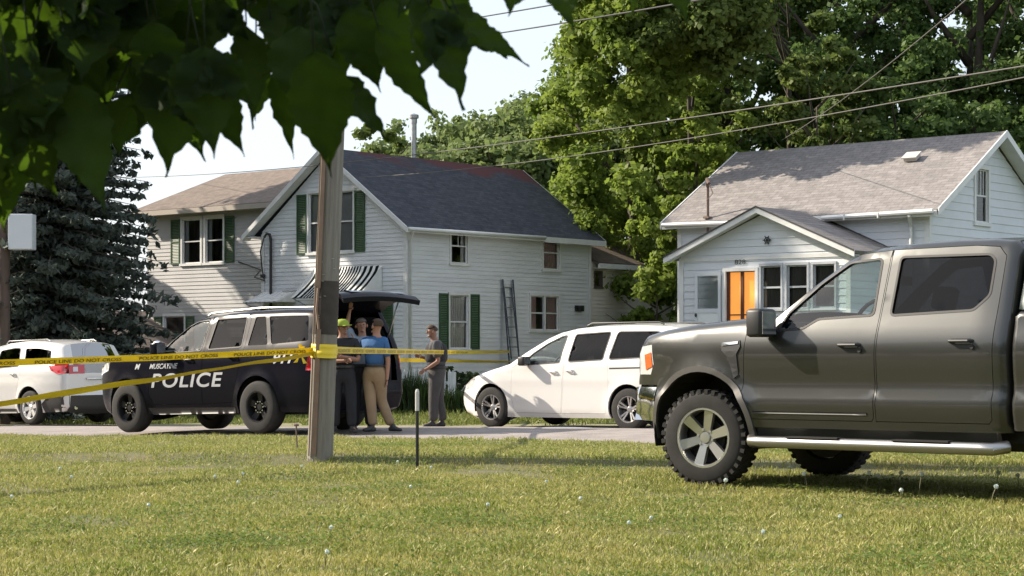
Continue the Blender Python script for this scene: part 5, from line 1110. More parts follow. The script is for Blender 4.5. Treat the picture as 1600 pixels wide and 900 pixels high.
LEAVES = [(-0.598,1.427,-0.571,1.308,0.084,2.30,1),(-0.540,1.449,-0.490,1.286,0.094,2.35,0),(-0.617,1.528,-0.650,1.345,0.108,2.50,1),(-0.563,1.449,-0.589,1.345,0.078,2.60,0),(-0.391,1.480,-0.431,1.333,0.115,2.30,1),(-0.360,1.480,-0.351,1.347,0.090,2.25,1),(-0.368,1.457,-0.322,1.355,0.061,2.30,0),(-0.440,1.512,-0.400,1.368,0.120,2.40,1),(-0.346,1.545,-0.327,1.408,0.058,2.50,0),(-0.308,1.487,-0.296,1.388,0.038,2.50,0),(-0.360,1.525,-0.374,1.453,0.054,2.70,0),(-0.321,1.545,-0.347,1.458,0.052,2.60,0),(-0.227,1.465,-0.218,1.334,0.088,2.20,0),(-0.253,1.511,-0.245,1.388,0.092,2.30,0),(-0.207,1.450,-0.152,1.379,0.048,2.30,0),(-0.191,1.525,-0.156,1.428,0.068,2.25,0),(-0.219,1.551,-0.204,1.418,0.086,2.35,1),(-0.154,1.494,-0.087,1.384,0.045,2.20,0),(-0.153,1.542,-0.123,1.442,0.069,2.30,0),(-0.093,1.507,-0.050,1.395,0.069,2.15,1),(-0.061,1.519,0.020,1.459,0.031,2.30,0),(-0.067,1.512,-0.006,1.473,0.027,2.35,0),(-0.080,1.552,0.000,1.504,0.040,2.40,0),(0.011,1.567,-0.004,1.506,0.051,2.20,0),(0.051,1.567,0.070,1.482,0.051,2.20,0),(0.138,1.588,0.143,1.525,0.046,2.30,0),(0.180,1.575,0.199,1.493,0.048,2.20,0),(0.176,1.624,0.168,1.552,0.048,2.40,0),(0.100,1.608,0.108,1.550,0.048,2.40,0),(-0.379,1.562,-0.340,1.523,0.042,2.50,0),(-0.375,1.578,-0.392,1.503,0.050,2.50,0),(-0.500,1.453,-0.508,1.370,0.083,2.50,0),(-0.633,1.412,-0.592,1.320,0.075,2.50,0),(-0.128,1.560,-0.116,1.488,0.072,2.40,0),(-0.300,1.578,-0.292,1.478,0.067,2.50,0),(-0.578,1.495,-0.626,1.417,0.057,2.31,0),(-0.704,1.710,-0.771,1.562,0.094,2.89,0),(-0.367,1.719,-0.315,1.599,0.106,2.77,1),(-0.916,1.469,-0.940,1.346,0.111,2.94,0),(-0.201,1.537,-0.311,1.467,0.097,2.37,1),(-0.464,1.618,-0.496,1.516,0.095,2.71,0),(-0.734,1.441,-0.741,1.291,0.112,2.70,0),(-0.198,1.541,-0.217,1.464,0.095,2.33,0),(-0.916,1.534,-0.831,1.455,0.122,2.99,0),(-0.611,1.541,-0.619,1.434,0.062,2.33,0),(-0.290,1.664,-0.292,1.563,0.114,2.66,0),(-0.742,1.541,-0.674,1.459,0.084,2.34,0),(-0.268,1.787,-0.273,1.658,0.080,2.86,1),(-0.669,1.567,-0.720,1.456,0.064,2.53,0),(-0.617,1.655,-0.582,1.553,0.097,2.43,1),(-0.567,1.687,-0.556,1.590,0.078,2.59,0),(-0.940,1.438,-0.860,1.302,0.125,2.95,1),(-0.420,1.613,-0.417,1.515,0.088,2.50,0),(-0.898,1.451,-0.872,1.312,0.122,2.93,0),(-0.402,1.747,-0.376,1.616,0.098,2.67,0),(-0.748,1.587,-0.813,1.454,0.076,2.85,0),(-0.793,1.638,-0.856,1.566,0.088,2.60,0),(-0.275,1.825,-0.258,1.733,0.074,2.98,0),(-0.750,1.548,-0.732,1.452,0.075,2.55,0),(-0.848,1.727,-0.921,1.639,0.089,2.86,0),(-0.502,1.602,-0.559,1.505,0.097,2.59,0),(-0.480,1.648,-0.488,1.533,0.083,2.60,0),(-0.257,1.707,-0.182,1.609,0.107,2.92,0),(-0.685,1.490,-0.649,1.428,0.057,2.36,1),(-0.147,1.626,-0.101,1.569,0.096,2.38,0),(-0.735,1.433,-0.778,1.339,0.089,2.37,0),(-0.111,1.674,-0.183,1.613,0.068,2.43,1),(-0.633,1.664,-0.654,1.549,0.099,2.98,0),(-0.279,1.715,-0.266,1.582,0.107,2.77,0),(-0.647,1.710,-0.671,1.604,0.077,2.53,0),(-0.266,1.683,-0.228,1.611,0.100,2.50,0),(-0.296,1.644,-0.261,1.522,0.098,2.37,0),(-0.472,1.628,-0.480,1.496,0.100,2.70,1),(-0.796,1.427,-0.839,1.342,0.084,2.80,0),(-0.845,1.511,-0.805,1.376,0.096,2.82,0),(-0.529,1.552,-0.522,1.446,0.096,2.38,1),(-0.706,1.658,-0.761,1.547,0.092,2.43,1),(-0.747,1.612,-0.806,1.537,0.091,2.70,1),(-0.633,1.453,-0.607,1.379,0.109,2.57,0),(-0.282,1.745,-0.273,1.612,0.097,2.64,0),(-0.483,1.669,-0.420,1.572,0.095,2.61,0),(-0.865,1.594,-0.820,1.441,0.087,2.91,0),(-0.299,1.671,-0.351,1.530,0.122,2.90,0),(-0.236,1.531,-0.221,1.453,0.066,2.41,0),(-0.684,1.411,-0.745,1.301,0.079,2.56,0),(-0.380,1.660,-0.363,1.583,0.069,2.62,1),(-0.600,1.615,-0.529,1.552,0.062,2.32,1),(-0.756,1.594,-0.710,1.518,0.088,2.79,1),(-0.495,1.568,-0.489,1.493,0.105,2.45,1),(-0.508,1.722,-0.527,1.592,0.068,2.81,1),(-0.548,1.599,-0.524,1.515,0.072,2.37,0),(-0.912,1.777,-0.895,1.677,0.107,2.93,1),(-0.171,1.655,-0.208,1.564,0.102,2.42,0),(-0.488,1.664,-0.416,1.603,0.103,2.72,0),(-0.762,1.654,-0.845,1.544,0.107,2.61,0),(-0.704,1.549,-0.640,1.435,0.060,2.36,0),(-0.676,1.743,-0.640,1.658,0.098,2.71,1),(-0.378,1.609,-0.319,1.554,0.059,2.32,0),(-0.534,1.720,-0.612,1.590,0.112,2.91,0),(-0.602,1.589,-0.663,1.526,0.088,2.75,0),(-0.669,1.611,-0.708,1.469,0.078,2.60,1),(-0.699,1.704,-0.721,1.556,0.118,2.73,0),(-0.483,1.652,-0.621,1.565,0.123,2.96,0),(-0.115,1.650,-0.131,1.570,0.095,2.51,0),(-0.374,1.772,-0.386,1.632,0.085,2.82,0),(-0.555,1.644,-0.510,1.567,0.074,2.35,1),(-0.562,1.693,-0.575,1.591,0.087,2.67,0),(-0.538,1.421,-0.618,1.372,0.099,2.51,1),(-0.223,1.749,-0.202,1.662,0.091,2.68,1),(-0.911,1.743,-1.059,1.712,0.117,2.99,1),(-0.621,1.669,-0.592,1.576,0.070,2.34,0),(-0.682,1.572,-0.668,1.488,0.067,2.33,0),(-0.239,1.705,-0.234,1.608,0.097,2.88,0),(-0.697,1.745,-0.766,1.689,0.106,2.93,0),(-0.551,1.581,-0.608,1.503,0.075,2.78,0),(-0.474,1.658,-0.563,1.582,0.096,2.97,1),(-0.655,1.596,-0.626,1.482,0.116,2.88,0),(-0.392,1.770,-0.459,1.662,0.081,2.80,0),(-0.849,1.545,-0.869,1.430,0.098,2.93,0),(-0.331,1.649,-0.303,1.515,0.101,2.52,1),(-0.504,1.608,-0.504,1.525,0.061,2.46,1),(-0.813,1.572,-0.679,1.548,0.110,2.74,0),(-0.792,1.613,-0.744,1.483,0.082,2.49,0),(-0.898,1.720,-0.871,1.559,0.077,2.93,1),(-0.283,1.739,-0.270,1.638,0.116,2.91,1),(-0.820,1.769,-0.800,1.654,0.080,2.96,0),(-0.086,1.656,-0.097,1.552,0.112,2.64,0),(-0.599,1.734,-0.600,1.631,0.091,2.62,0),(-0.517,1.564,-0.625,1.473,0.074,2.72,0),(-0.174,1.638,-0.152,1.504,0.070,2.44,1),(-0.764,1.746,-0.706,1.617,0.099,2.67,0),(-0.797,1.563,-0.910,1.553,0.071,2.72,0),(-0.507,1.669,-0.554,1.565,0.127,2.96,0),(-0.602,1.669,-0.607,1.561,0.091,2.50,0),(-0.702,1.538,-0.671,1.419,0.091,2.34,0),(-0.350,1.631,-0.389,1.556,0.062,2.36,0),(-0.634,1.742,-0.577,1.638,0.112,2.67,0),(-0.832,1.460,-0.800,1.347,0.096,2.92,1),(-0.541,1.707,-0.533,1.577,0.067,2.49,0),(-0.761,1.388,-0.816,1.275,0.065,2.61,0),(-0.084,1.775,-0.127,1.700,0.119,2.88,0),(-0.695,1.608,-0.702,1.522,0.112,2.67,0),(-0.790,1.669,-0.800,1.555,0.108,2.68,1),(-0.143,1.677,-0.099,1.573,0.091,2.55,0),(-0.473,1.596,-0.459,1.511,0.100,2.45,0),(-0.105,1.633,-0.139,1.511,0.063,2.33,0),(-0.845,1.627,-0.826,1.516,0.080,2.79,0),(-0.710,1.631,-0.676,1.533,0.086,2.47,0),(-0.688,1.508,-0.642,1.393,0.084,2.68,0),(-0.725,1.496,-0.726,1.390,0.103,2.71,1),(-0.229,1.731,-0.225,1.636,0.086,2.92,0),(-0.265,1.639,-0.293,1.564,0.080,2.64,0),(-0.586,1.456,-0.658,1.377,0.074,2.38,0),(-0.612,1.492,-0.636,1.402,0.085,2.70,1),(-0.735,1.533,-0.717,1.449,0.081,2.42,1),(-0.716,1.594,-0.721,1.502,0.100,2.38,0),(-0.479,1.591,-0.449,1.498,0.092,2.66,1),(-0.719,1.614,-0.833,1.503,0.085,2.83,1),(-0.505,1.684,-0.520,1.601,0.088,2.45,0),(-0.750,1.512,-0.806,1.404,0.102,2.44,1),(-0.643,1.634,-0.621,1.526,0.055,2.36,0),(-0.291,1.660,-0.291,1.581,0.085,2.53,0),(-0.734,1.441,-0.715,1.341,0.093,2.53,1),(-0.687,1.609,-0.709,1.523,0.093,2.72,1),(-0.844,1.749,-0.785,1.662,0.074,2.70,1),(-0.516,1.635,-0.564,1.566,0.104,2.65,1),(-0.070,1.690,-0.111,1.585,0.108,2.59,1),(-0.531,1.812,-0.524,1.669,0.119,2.93,1),(-0.655,1.472,-0.625,1.403,0.099,2.33,0),(-0.723,1.738,-0.825,1.646,0.092,2.74,1),(-0.857,1.732,-0.798,1.617,0.101,2.69,0),(-0.635,1.494,-0.672,1.400,0.084,2.76,0),(-0.537,1.675,-0.586,1.602,0.068,2.43,1),(-0.721,1.573,-0.755,1.480,0.111,2.70,0),(-0.482,1.696,-0.482,1.572,0.094,2.49,1),(-0.711,1.709,-0.770,1.594,0.102,2.81,1),(-0.245,1.561,-0.298,1.472,0.070,2.58,0),(-0.499,1.683,-0.570,1.622,0.104,2.60,0),(-0.536,1.554,-0.517,1.423,0.068,2.36,0),(-0.624,1.638,-0.605,1.502,0.075,2.51,1),(-0.192,1.667,-0.221,1.583,0.066,2.41,0),(-0.899,1.455,-0.861,1.352,0.086,2.96,1),(-0.503,1.589,-0.430,1.497,0.087,2.48,1),(-0.360,1.675,-0.381,1.550,0.071,2.38,0),(-0.560,1.526,-0.646,1.441,0.079,2.38,1),(-0.829,1.544,-0.789,1.440,0.087,2.62,0),(-0.315,1.723,-0.205,1.606,0.077,2.86,1),(-0.866,1.594,-0.772,1.474,0.117,2.91,0),(-0.870,1.648,-0.868,1.554,0.109,2.86,0),(-0.819,1.438,-0.754,1.376,0.080,2.76,1),(-0.763,1.530,-0.721,1.449,0.099,2.96,1),(-0.774,1.636,-0.850,1.558,0.105,2.45,0),(-0.793,1.460,-0.873,1.373,0.073,2.81,0),(-0.199,1.701,-0.210,1.595,0.078,2.93,0),(-0.776,1.406,-0.829,1.288,0.111,2.60,1),(-0.861,1.679,-0.899,1.548,0.091,2.96,0),(-0.632,1.607,-0.678,1.540,0.057,2.42,1),(-0.256,1.680,-0.306,1.582,0.097,2.90,0),(-0.587,1.730,-0.641,1.623,0.082,2.68,0),(-0.784,1.691,-0.723,1.633,0.086,2.47,0),(-0.401,1.804,-0.324,1.676,0.084,3.00,1),(-0.614,1.647,-0.577,1.514,0.068,2.60,0),(-0.845,1.429,-0.927,1.308,0.117,2.79,0),(-0.250,1.772,-0.218,1.630,0.091,2.91,0),(-0.570,1.523,-0.569,1.428,0.096,2.64,1),(-0.263,1.615,-0.281,1.521,0.104,2.70,0),(-0.553,1.621,-0.591,1.487,0.094,2.56,0),(-0.701,1.485,-0.729,1.349,0.101,2.67,0),(-0.742,1.426,-0.783,1.323,0.085,2.39,0),(-0.767,1.444,-0.807,1.376,0.064,2.60,0),(-0.802,1.662,-0.723,1.552,0.069,2.68,0),(-0.211,1.626,-0.184,1.547,0.093,2.42,0),(-0.534,1.676,-0.471,1.620,0.101,2.69,0),(-0.201,1.676,-0.158,1.573,0.109,2.65,1),(-0.587,1.468,-0.566,1.383,0.096,2.34,0),(-0.397,1.799,-0.384,1.704,0.114,2.91,0),(-0.512,1.732,-0.560,1.662,0.074,2.62,1),(-0.674,1.423,-0.654,1.297,0.084,2.38,1),(-0.142,1.810,-0.129,1.645,0.118,2.97,0),(-0.336,1.694,-0.214,1.602,0.074,2.92,0),(-0.754,1.390,-0.721,1.300,0.060,2.50,0),(-0.629,1.558,-0.654,1.437,0.079,2.78,1),(-0.314,1.671,-0.330,1.557,0.092,2.62,0),(-0.702,1.389,-0.721,1.287,0.082,2.61,0),(-0.779,1.394,-0.883,1.332,0.075,2.63,1),(-0.723,1.584,-0.747,1.478,0.094,2.51,0),(-0.723,1.750,-0.689,1.638,0.092,2.73,0),(-0.483,1.659,-0.480,1.575,0.090,2.42,0),(-0.333,1.636,-0.236,1.550,0.098,2.74,0),(-0.889,1.701,-1.047,1.665,0.072,2.87,0),(-0.877,1.561,-0.856,1.475,0.122,2.93,1),(-0.475,1.628,-0.514,1.516,0.059,2.35,1),(-0.202,1.721,-0.266,1.627,0.094,2.96,0),(-0.550,1.619,-0.597,1.548,0.106,2.61,0),(-0.715,1.668,-0.655,1.539,0.095,2.66,0),(-0.548,1.687,-0.485,1.562,0.111,2.69,1),(-0.125,1.617,-0.175,1.552,0.083,2.38,0),(-0.776,1.657,-0.875,1.532,0.111,2.83,1),(-0.769,1.559,-0.891,1.499,0.075,2.51,0),(-0.709,1.505,-0.779,1.404,0.089,2.70,0),(-0.809,1.680,-0.834,1.529,0.086,2.93,1),(-0.485,1.680,-0.408,1.640,0.086,2.56,0),(-0.743,1.683,-0.725,1.573,0.092,2.90,0),(-0.800,1.790,-0.770,1.675,0.083,2.86,1),(-0.756,1.471,-0.780,1.397,0.081,2.40,0),(-0.173,1.551,-0.222,1.473,0.060,2.47,0),(-0.503,1.705,-0.576,1.585,0.083,2.93,0),(-0.666,1.710,-0.646,1.625,0.083,2.61,0),(-0.633,1.594,-0.653,1.491,0.080,2.82,0),(-0.438,1.519,-0.408,1.416,0.086,2.32,0),(-0.741,1.539,-0.785,1.451,0.073,2.37,0),(-0.491,1.706,-0.414,1.645,0.063,2.60,0),(-0.439,1.565,-0.412,1.449,0.088,2.49,0),(-0.325,1.677,-0.371,1.582,0.081,2.43,1),(-0.199,1.601,-0.211,1.512,0.080,2.55,0),(-0.696,1.575,-0.626,1.472,0.068,2.71,0),(-0.789,1.441,-0.852,1.306,0.107,2.75,0),(-0.588,1.650,-0.666,1.568,0.089,2.55,0),(-0.207,1.667,-0.248,1.538,0.089,2.49,1),(-0.507,1.581,-0.435,1.473,0.093,2.61,1),(-0.531,1.792,-0.518,1.687,0.072,2.89,0),(-0.635,1.444,-0.727,1.346,0.068,2.43,0),(-0.239,1.636,-0.262,1.503,0.088,2.63,1),(-0.569,1.705,-0.564,1.613,0.088,2.49,1),(-0.724,1.585,-0.816,1.527,0.061,2.48,1),(-0.229,1.787,-0.282,1.643,0.089,2.82,0),(-0.575,1.608,-0.506,1.511,0.078,2.41,0),(-0.227,1.641,-0.307,1.524,0.113,2.67,1),(-0.702,1.437,-0.714,1.311,0.081,2.38,0),(-0.073,1.695,-0.144,1.589,0.111,2.76,0),(-0.229,1.549,-0.170,1.491,0.089,2.33,1),(-0.614,1.684,-0.613,1.550,0.074,2.71,0),(-0.540,1.687,-0.548,1.538,0.103,2.68,0),(-0.415,1.706,-0.497,1.657,0.076,2.99,0),(-0.934,1.741,-0.960,1.604,0.094,2.94,0)]
# ------------------------------------------------------------------ trees
def leaf_cloud(cen, rad, n, size, seed, outward=None, flat=.35, shell=.55, elong=1.0):
    """n bent leaf-sized faces spread through ellipsoids cen (K,3) with radii rad (K,3)"""
    r = np.random.default_rng(seed); cen = np.asarray(cen, float); rad = np.asarray(rad, float); K = len(cen)
    wgt = (rad.prod(1))**.6; k = r.choice(K, n, p=wgt/wgt.sum())
    d = r.normal(size=(n, 3)); d /= np.linalg.norm(d, axis=1)[:, None]
    rr = (shell+(1-shell)*r.uniform(0, 1, n))**1.0*r.uniform(0, 1, n)**.22
    P = cen[k]+d*rad[k]*rr[:, None]
    nrm = d*.7+r.normal(size=(n, 3))*.6; nrm[:, 2] += flat; nrm /= np.linalg.norm(nrm, axis=1)[:, None]
    t = np.cross(nrm, r.normal(size=(n, 3))); t /= np.linalg.norm(t, axis=1)[:, None]; b_ = np.cross(nrm, t)
    sz = size*r.uniform(.55, 1.35, n)[:, None]
    V = np.empty((n, 4, 3)); V[:, 0] = P-t*sz*.5*elong; V[:, 1] = P+b_*sz*.36-nrm*sz*.1; V[:, 2] = P+t*sz*.5*elong; V[:, 3] = P-b_*sz*.36+nrm*sz*.12
    i = np.arange(n)*4; F = np.concatenate([np.c_[i, i+1, i+2], np.c_[i, i+2, i+3]])
    return V.reshape(-1, 3), F
def clumps(c, R, m, seed, cr=(.16, .30), low=-1.0):
    r = np.random.default_rng(seed); d = r.normal(size=(m*3, 3)); d /= np.linalg.norm(d, axis=1)[:, None]; d = d[d[:, 2] > low][:m]; m = len(d)
    rr = r.uniform(.35, 1.0, m)**.6
    # an uneven outline: the crown bulges in some directions
    az = np.arctan2(d[:, 1], d[:, 0]); bul = 1+.16*np.sin(az*3+seed)+.12*np.sin(az*5+2*seed+d[:, 2]*4)
    P = np.array(c)+d*np.array(R)*(rr*bul)[:, None]; q = r.uniform(*cr, m)*min(R[0], R[1])
    return P, np.c_[q*1.15, q*1.15, q*.8]
BARK = mat('bark', (.075, .06, .045), .95, var=.35, vscale=5, bump=.8, bscale=12, stretch=(1, 1, .3))
def tree(name, x, y, h, cz, R, n, size, m, seed, label, group=None, mclump=70, tr_r=.22, cat='tree', low=-.9, cr=(.16, .30), shell=.3, off=(0, 0)):
    gz = ground_z(x, y); root = empty(name, (x, y, gz), label=label, cat=cat, group=group)
    r = np.random.default_rng(seed+99); b = MB(); top = Vector((r.normal()*.3, r.normal()*.3, cz+R[2]*.45))
    b.tube([(0, 0, -.2), (.04, 0, h*.12), (top.x*.4, top.y*.4, cz-R[2]*.4), (top.x*.8+off[0]*.25, top.y*.8+off[1]*.25, cz), top+Vector((off[0]*.4, off[1]*.4, 0))], [tr_r*1.5, tr_r, tr_r*.8, tr_r*.55, tr_r*.2], 10)
    for k in range(9):
        a = k*2.4+r.uniform(0, .6); z0 = cz-R[2]*.45+k*R[2]*.11; L = .72
        p0 = Vector((0, 0, z0)); p2 = Vector((off[0]+math.cos(a)*R[0]*L, off[1]+math.sin(a)*R[1]*L, min(z0+R[2]*(.28+.25*r.uniform()), cz+R[2]*.8)))
        b.tube([p0, (p0+p2)/2+Vector((0, 0, -R[2]*.03)), p2], [tr_r*.5, tr_r*.3, tr_r*.08], 7)
    b.build('trunk', BARK, root, True)
    P, q = clumps((off[0], off[1], cz), R, mclump, seed, cr, low)
    V, F = leaf_cloud(P, q, n, size, seed, shell=shell)
    o = link('crown', npmesh('crown', V, F), m, root)
    return root
LF_SUNLIT = leafmat('sunlit_maple_leaf', (.135, .205, .03), (.25, .32, .06), .54, nscale=.45)  # sunlight on the leftmost trees is put into this brighter leaf colour
LF_DARK = leafmat('deep_green_leaf', (.065, .12, .032), (.14, .21, .055), .48, nscale=.4)
LF_MID = leafmat('mid_green_leaf', (.09, .14, .03), (.19, .24, .06), .5, nscale=.4)
LF_HILL = leafmat('hillside_leaf', (.13, .18, .06), (.215, .27, .09), .5, nscale=.15)
LF_HEDGE = leafmat('garden_leaf', (.025, .045, .012), (.05, .075, .02), .3, nscale=1.5)
BG = 'broadleaf trees behind the houses'
tree('broadleaf_tree', 4.3, 65, 18, 9.0, (3.6, 3.2, 7.6), 70000, .19, LF_SUNLIT, 1, 'bright yellow green broadleaf tree between the white house and the cottage', BG, 210, .3)
tree('broadleaf_tree', 7.6, 67, 19, 10.5, (3.6, 3.4, 8.2), 48000, .19, LF_MID, 2, 'mid green broadleaf tree standing just right of the bright yellow green one', BG, 110, .3)
tree('broadleaf_tree', 11.2, 64, 19, 10.6, (3.8, 3.4, 7.6), 44000, .19, LF_DARK, 3, 'deep green tree rising behind the left half of the cottage roof', BG, 150, .3, low=-1)
tree('broadleaf_tree', 15.0, 63, 20, 10.6, (4.0, 3.4, 7.6), 34000, .19, LF_DARK, 4, 'dark tree with thick limbs and sky gaps above the cottage ridge', BG, 120, .3, low=-1)
tree('broadleaf_tree', 18.4, 61, 18, 9.6, (3.6, 3.4, 7.6), 40000, .19, LF_DARK, 5, 'dark leafy tree behind the peak of the cottage gable', BG, 95, .3)
tree('broadleaf_tree', 21.8, 66, 17, 9, (3.8, 3.4, 7.2), 20000, .24, LF_MID, 6, 'rightmost green tree beyond the cottage at the picture edge', BG, 90, .3)
tree('broadleaf_tree', 20.5, 73, 19, 10, (5, 3.2, 9), 22000, .28, LF_DARK, 8, 'dark tree filling the sky behind the cottage gable', BG, 120, .3)
tree('broadleaf_tree', 14.0, 76, 18, 9.0, (7.5, 3.2, 8), 20000, .34, LF_DARK, 7, 'shaded tree standing furthest back behind the cottage roof', BG, 80, .3)
for i, (x, y, h, R, lb, mm) in enumerate([(4.6, 61.5, 4.2, (2.3, 1.8, 2.2), 'bright leafy bush beside the rear corner of the white house', LF_SUNLIT), (7.0, 58.5, 3.6, (1.8, 1.6, 1.9), 'green bush growing in the gap left of the cottage', LF_MID), (16.0, 57, 4.0, (3.2, 1.8, 2.6), 'dark thicket behind the cottage wall', LF_DARK)]):
    tree('bush', x, y, h, h*.52, R, 6500, .2, mm, 30+i, lb, 'bushes around the cottage', 50, .07, 'bush', low=-1)
for i, (x, y, R, mm, lb) in enumerate([(5.4, 56.2, (1.9, 1.4, 3.6), LF_SUNLIT, 'tall bright green sapling in the gap between the two houses'), (8.9, 56.3, (2.2, 1.5, 4.6), LF_MID, 'slim leafy tree just left of the cottage service wire'), (11.6, 57.5, (2.6, 2.0, 4.2), LF_DARK, 'low dense green tree right behind the left half of the cottage'), (14.2, 57.5, (3.0, 2.2, 3.6), LF_DARK, 'low dense green tree behind the cottage roof vent'), (17.6, 55.5, (2.6, 2.2, 3.6), LF_MID, 'low leafy tree beyond the cottage gable peak'), (21.0, 57, (2.8, 2.2, 3.6), LF_DARK, 'low leafy tree at the right picture edge beyond the cottage')]):
    tree('broadleaf_tree', x, y, 9, R[2]+1.6, R, 20000, .19, mm, 130+i, lb, BG, 100, .10, low=-1)
# wooded hill: trees one can tell apart
prof = lambda px: np.interp(px, [540, 585, 615, 660, 700, 760, 800, 850, 905, 960], [262, 236, 196, 212, 188, 172, 152, 138, 150, 120])
rr_ = np.random.default_rng(5); idx = 0
ORD = ['first', 'second', 'third', 'fourth', 'fifth', 'sixth', 'seventh', 'eighth', 'ninth', 'tenth', 'eleventh', 'twelfth', 'thirteenth', 'fourteenth', 'fifteenth', 'sixteenth', 'seventeenth']; ROWN = ['nearest', 'middle', 'farthest']
for row, (D, dp, dy) in enumerate([(98, 46, 40), (112, 52, 18), (128, 48, 0)]):
    px = 556+row*14; cnt = 0
    while px < 960:
        X = (px-800)/3000*D; top = 1.12+(550-prof(px)-dy-rr_.uniform(-6, 10))/3000*D; g = ground_z(X, D); H = top-g; rx = rr_.uniform(2.5, 3.5)
        if H > 5:
            cz = H-min(rx*1.35, H*.5)
            tree('hill_tree', X, D, H, cz, (rx, rx, H-cz), 4200, .36, LF_HILL, 200+idx, '%s tree from the left in the %s row on the wooded hill' % (ORD[cnt], ROWN[row]), 'trees on the wooded hill', 60, .16, cr=(.20, .36)); cnt += 1
            idx += 1
        px += dp*.72*rr_.uniform(.8, 1.2)
# the bright tree's neighbour whose limb hangs over towards the cottage roof and shades its ridge
tree('broadleaf_tree', 5.5, 58.5, 16, 10.4, (2.3, 2.6, 3.8), 34000, .18, LF_SUNLIT, 21, 'tall yellow green tree nearest the cottage, its crown overhanging the roof', BG, 130, .10, low=-1, off=(-2.0, -6.6))
tree('broadleaf_tree', 8.6, 59.5, 16, 10.7, (2.4, 2.0, 2.3), 22000, .18, LF_MID, 22, 'broad green tree directly behind the left end of the cottage ridge', BG, 90, .09, low=-1, off=(-3.2, -9.1))
# a lone small tree by the flue pipe
tree('hill_tree', -5.9, 94, 12.6, 9.4, (1.9, 1.9, 3.1), 3000, .34, LF_MID, 260, 'small bushy tree rising just left of the flue pipe', 'trees on the wooded hill', 34, .14)

# conifers on the left
SPR = leafmat('spruce_needles', (.058, .076, .062), (.11, .135, .11), .25, nscale=.8, rough=.7)
def spruce(x, y, H, R, seed, label, nb=150, per=330):
    gz = ground_z(x, y); root = empty('spruce_tree', (x, y, gz), label=label, cat='spruce tree', group='spruce trees at the left edge'); r = np.random.default_rng(seed); b = MB()
    b.tube([(0, 0, -.2), (0, 0, H*.5), (.05, 0, H)], [.2, .12, .02], 9); C_, Q_ = [], []
    for k in range(nb):
        t = (k+.5)/nb; z = .5+(H-.6)*t; L = R*(1-t)**.78*r.uniform(.75, 1.12)+.15; a = k*2.39996+r.uniform(-.3, .3)
        up = .25*L*(t-.35); tip = Vector((math.cos(a)*L, math.sin(a)*L, z+up-.10*L))
        b.tube([(0, 0, z), (math.cos(a)*L*.5, math.sin(a)*L*.5, z+up*.6-.02), tip], [.035, .02, .006], 5)
        for q in np.linspace(.22, 1, 8):
            p = Vector((0, 0, z)).lerp(tip, q); sp = .34*L*(1.1-q)+.16
            C_.append((p.x+r.normal()*.06, p.y+r.normal()*.06, p.z-.10)); Q_.append((sp*.8, sp*.8, .10+.08*r.uniform()))
    b.build('trunk', BARK, root, True)
    V, F = leaf_cloud(C_, Q_, nb*per, .13, seed, flat=.1, shell=.1, elong=1.7); link('crown', npmesh('crown', V, F), SPR, root)
    return root
spruce(-11.6, 48.5, 14.8, 3.25, 8, 'large dark blue green spruce beside the grey house wing', 360, 300)
spruce(-14.3, 51.5, 9.6, 3.2, 9, 'second dark spruce, partly out of the picture behind the pale utility box', 190, 300)
# shading trees outside the frame on the left and behind the camera
tree('broadleaf_tree', -20.5, 55.5, 24, 16.5, (5, 5, 7), 16000, .42, LF_DARK, 11, 'tall dark broadleaf tree out of the picture beyond the spruces', None, 50, .35)
tree('broadleaf_tree', -20.0, 62.5, 20, 11.5, (4.6, 4.6, 8), 16000, .38, LF_DARK, 12, 'dark broadleaf tree out of the picture beside the house wing', None, 50, .35)
BACK = [(-41+3*math.sin(k*2.1), -36+k*8.2) for k in range(13)]+[(-30+k*9, -38+4*math.sin(k*2.3)) for k in range(7)]
for k, (x, y) in enumerate(BACK):
    if k == 0: proto = tree('street_tree', x, y, 10, 5.2, (5.6, 5.6, 5.3), 6000, .8, LF_DARK, 13, 'dark tree in the row behind the camera, out of the picture', 'trees behind the camera', 45, .3, cr=(.25, .42))
    else:
        c = copy_tree(proto); c.location = (x, y, 0); c.rotation_euler.z = k*1.3; c.scale = (1, 1, 1.15+.45*abs(math.sin(k*1.7)))

# ------------------------------------------------------------------ overhanging leaves close to the camera
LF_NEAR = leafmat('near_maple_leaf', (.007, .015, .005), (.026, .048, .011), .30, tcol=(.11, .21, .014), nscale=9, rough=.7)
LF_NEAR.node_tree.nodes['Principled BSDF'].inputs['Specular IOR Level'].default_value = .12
NT = empty('overhanging_tree', (-2.9, 2.6, ground_z(-2.9, 2.6)), label='overhanging tree branch with large dark pointed leaves close to the camera', cat='tree')
b = MB(); bp_ = [(0, 0, -.2), (.05, 0, 1.2), (.3, -.1, 1.9), (1.0, -.15, 2.1), (2.2, -.1, 1.78), (3.1, -.15, 1.68), (3.6, -.1, 1.62)]
b.tube(bp_, [.16, .13, .09, .03, .012, .008, .004], 10)
b.tube([(.05, 0, 1.2), (-.1, .2, 2.4), (-.3, .3, 3.4)], [.13, .09, .04], 8); b.tube([(1.0, -.15, 2.1), (1.4, .1, 1.85), (2.0, .3, 1.7)], [.02, .012, .005], 7)
LB = [(-2.9+p[0], 2.6+p[1], NT.location.z+p[2]) for p in bp_]
V_, F_ = [], []
rl = np.random.default_rng(4)
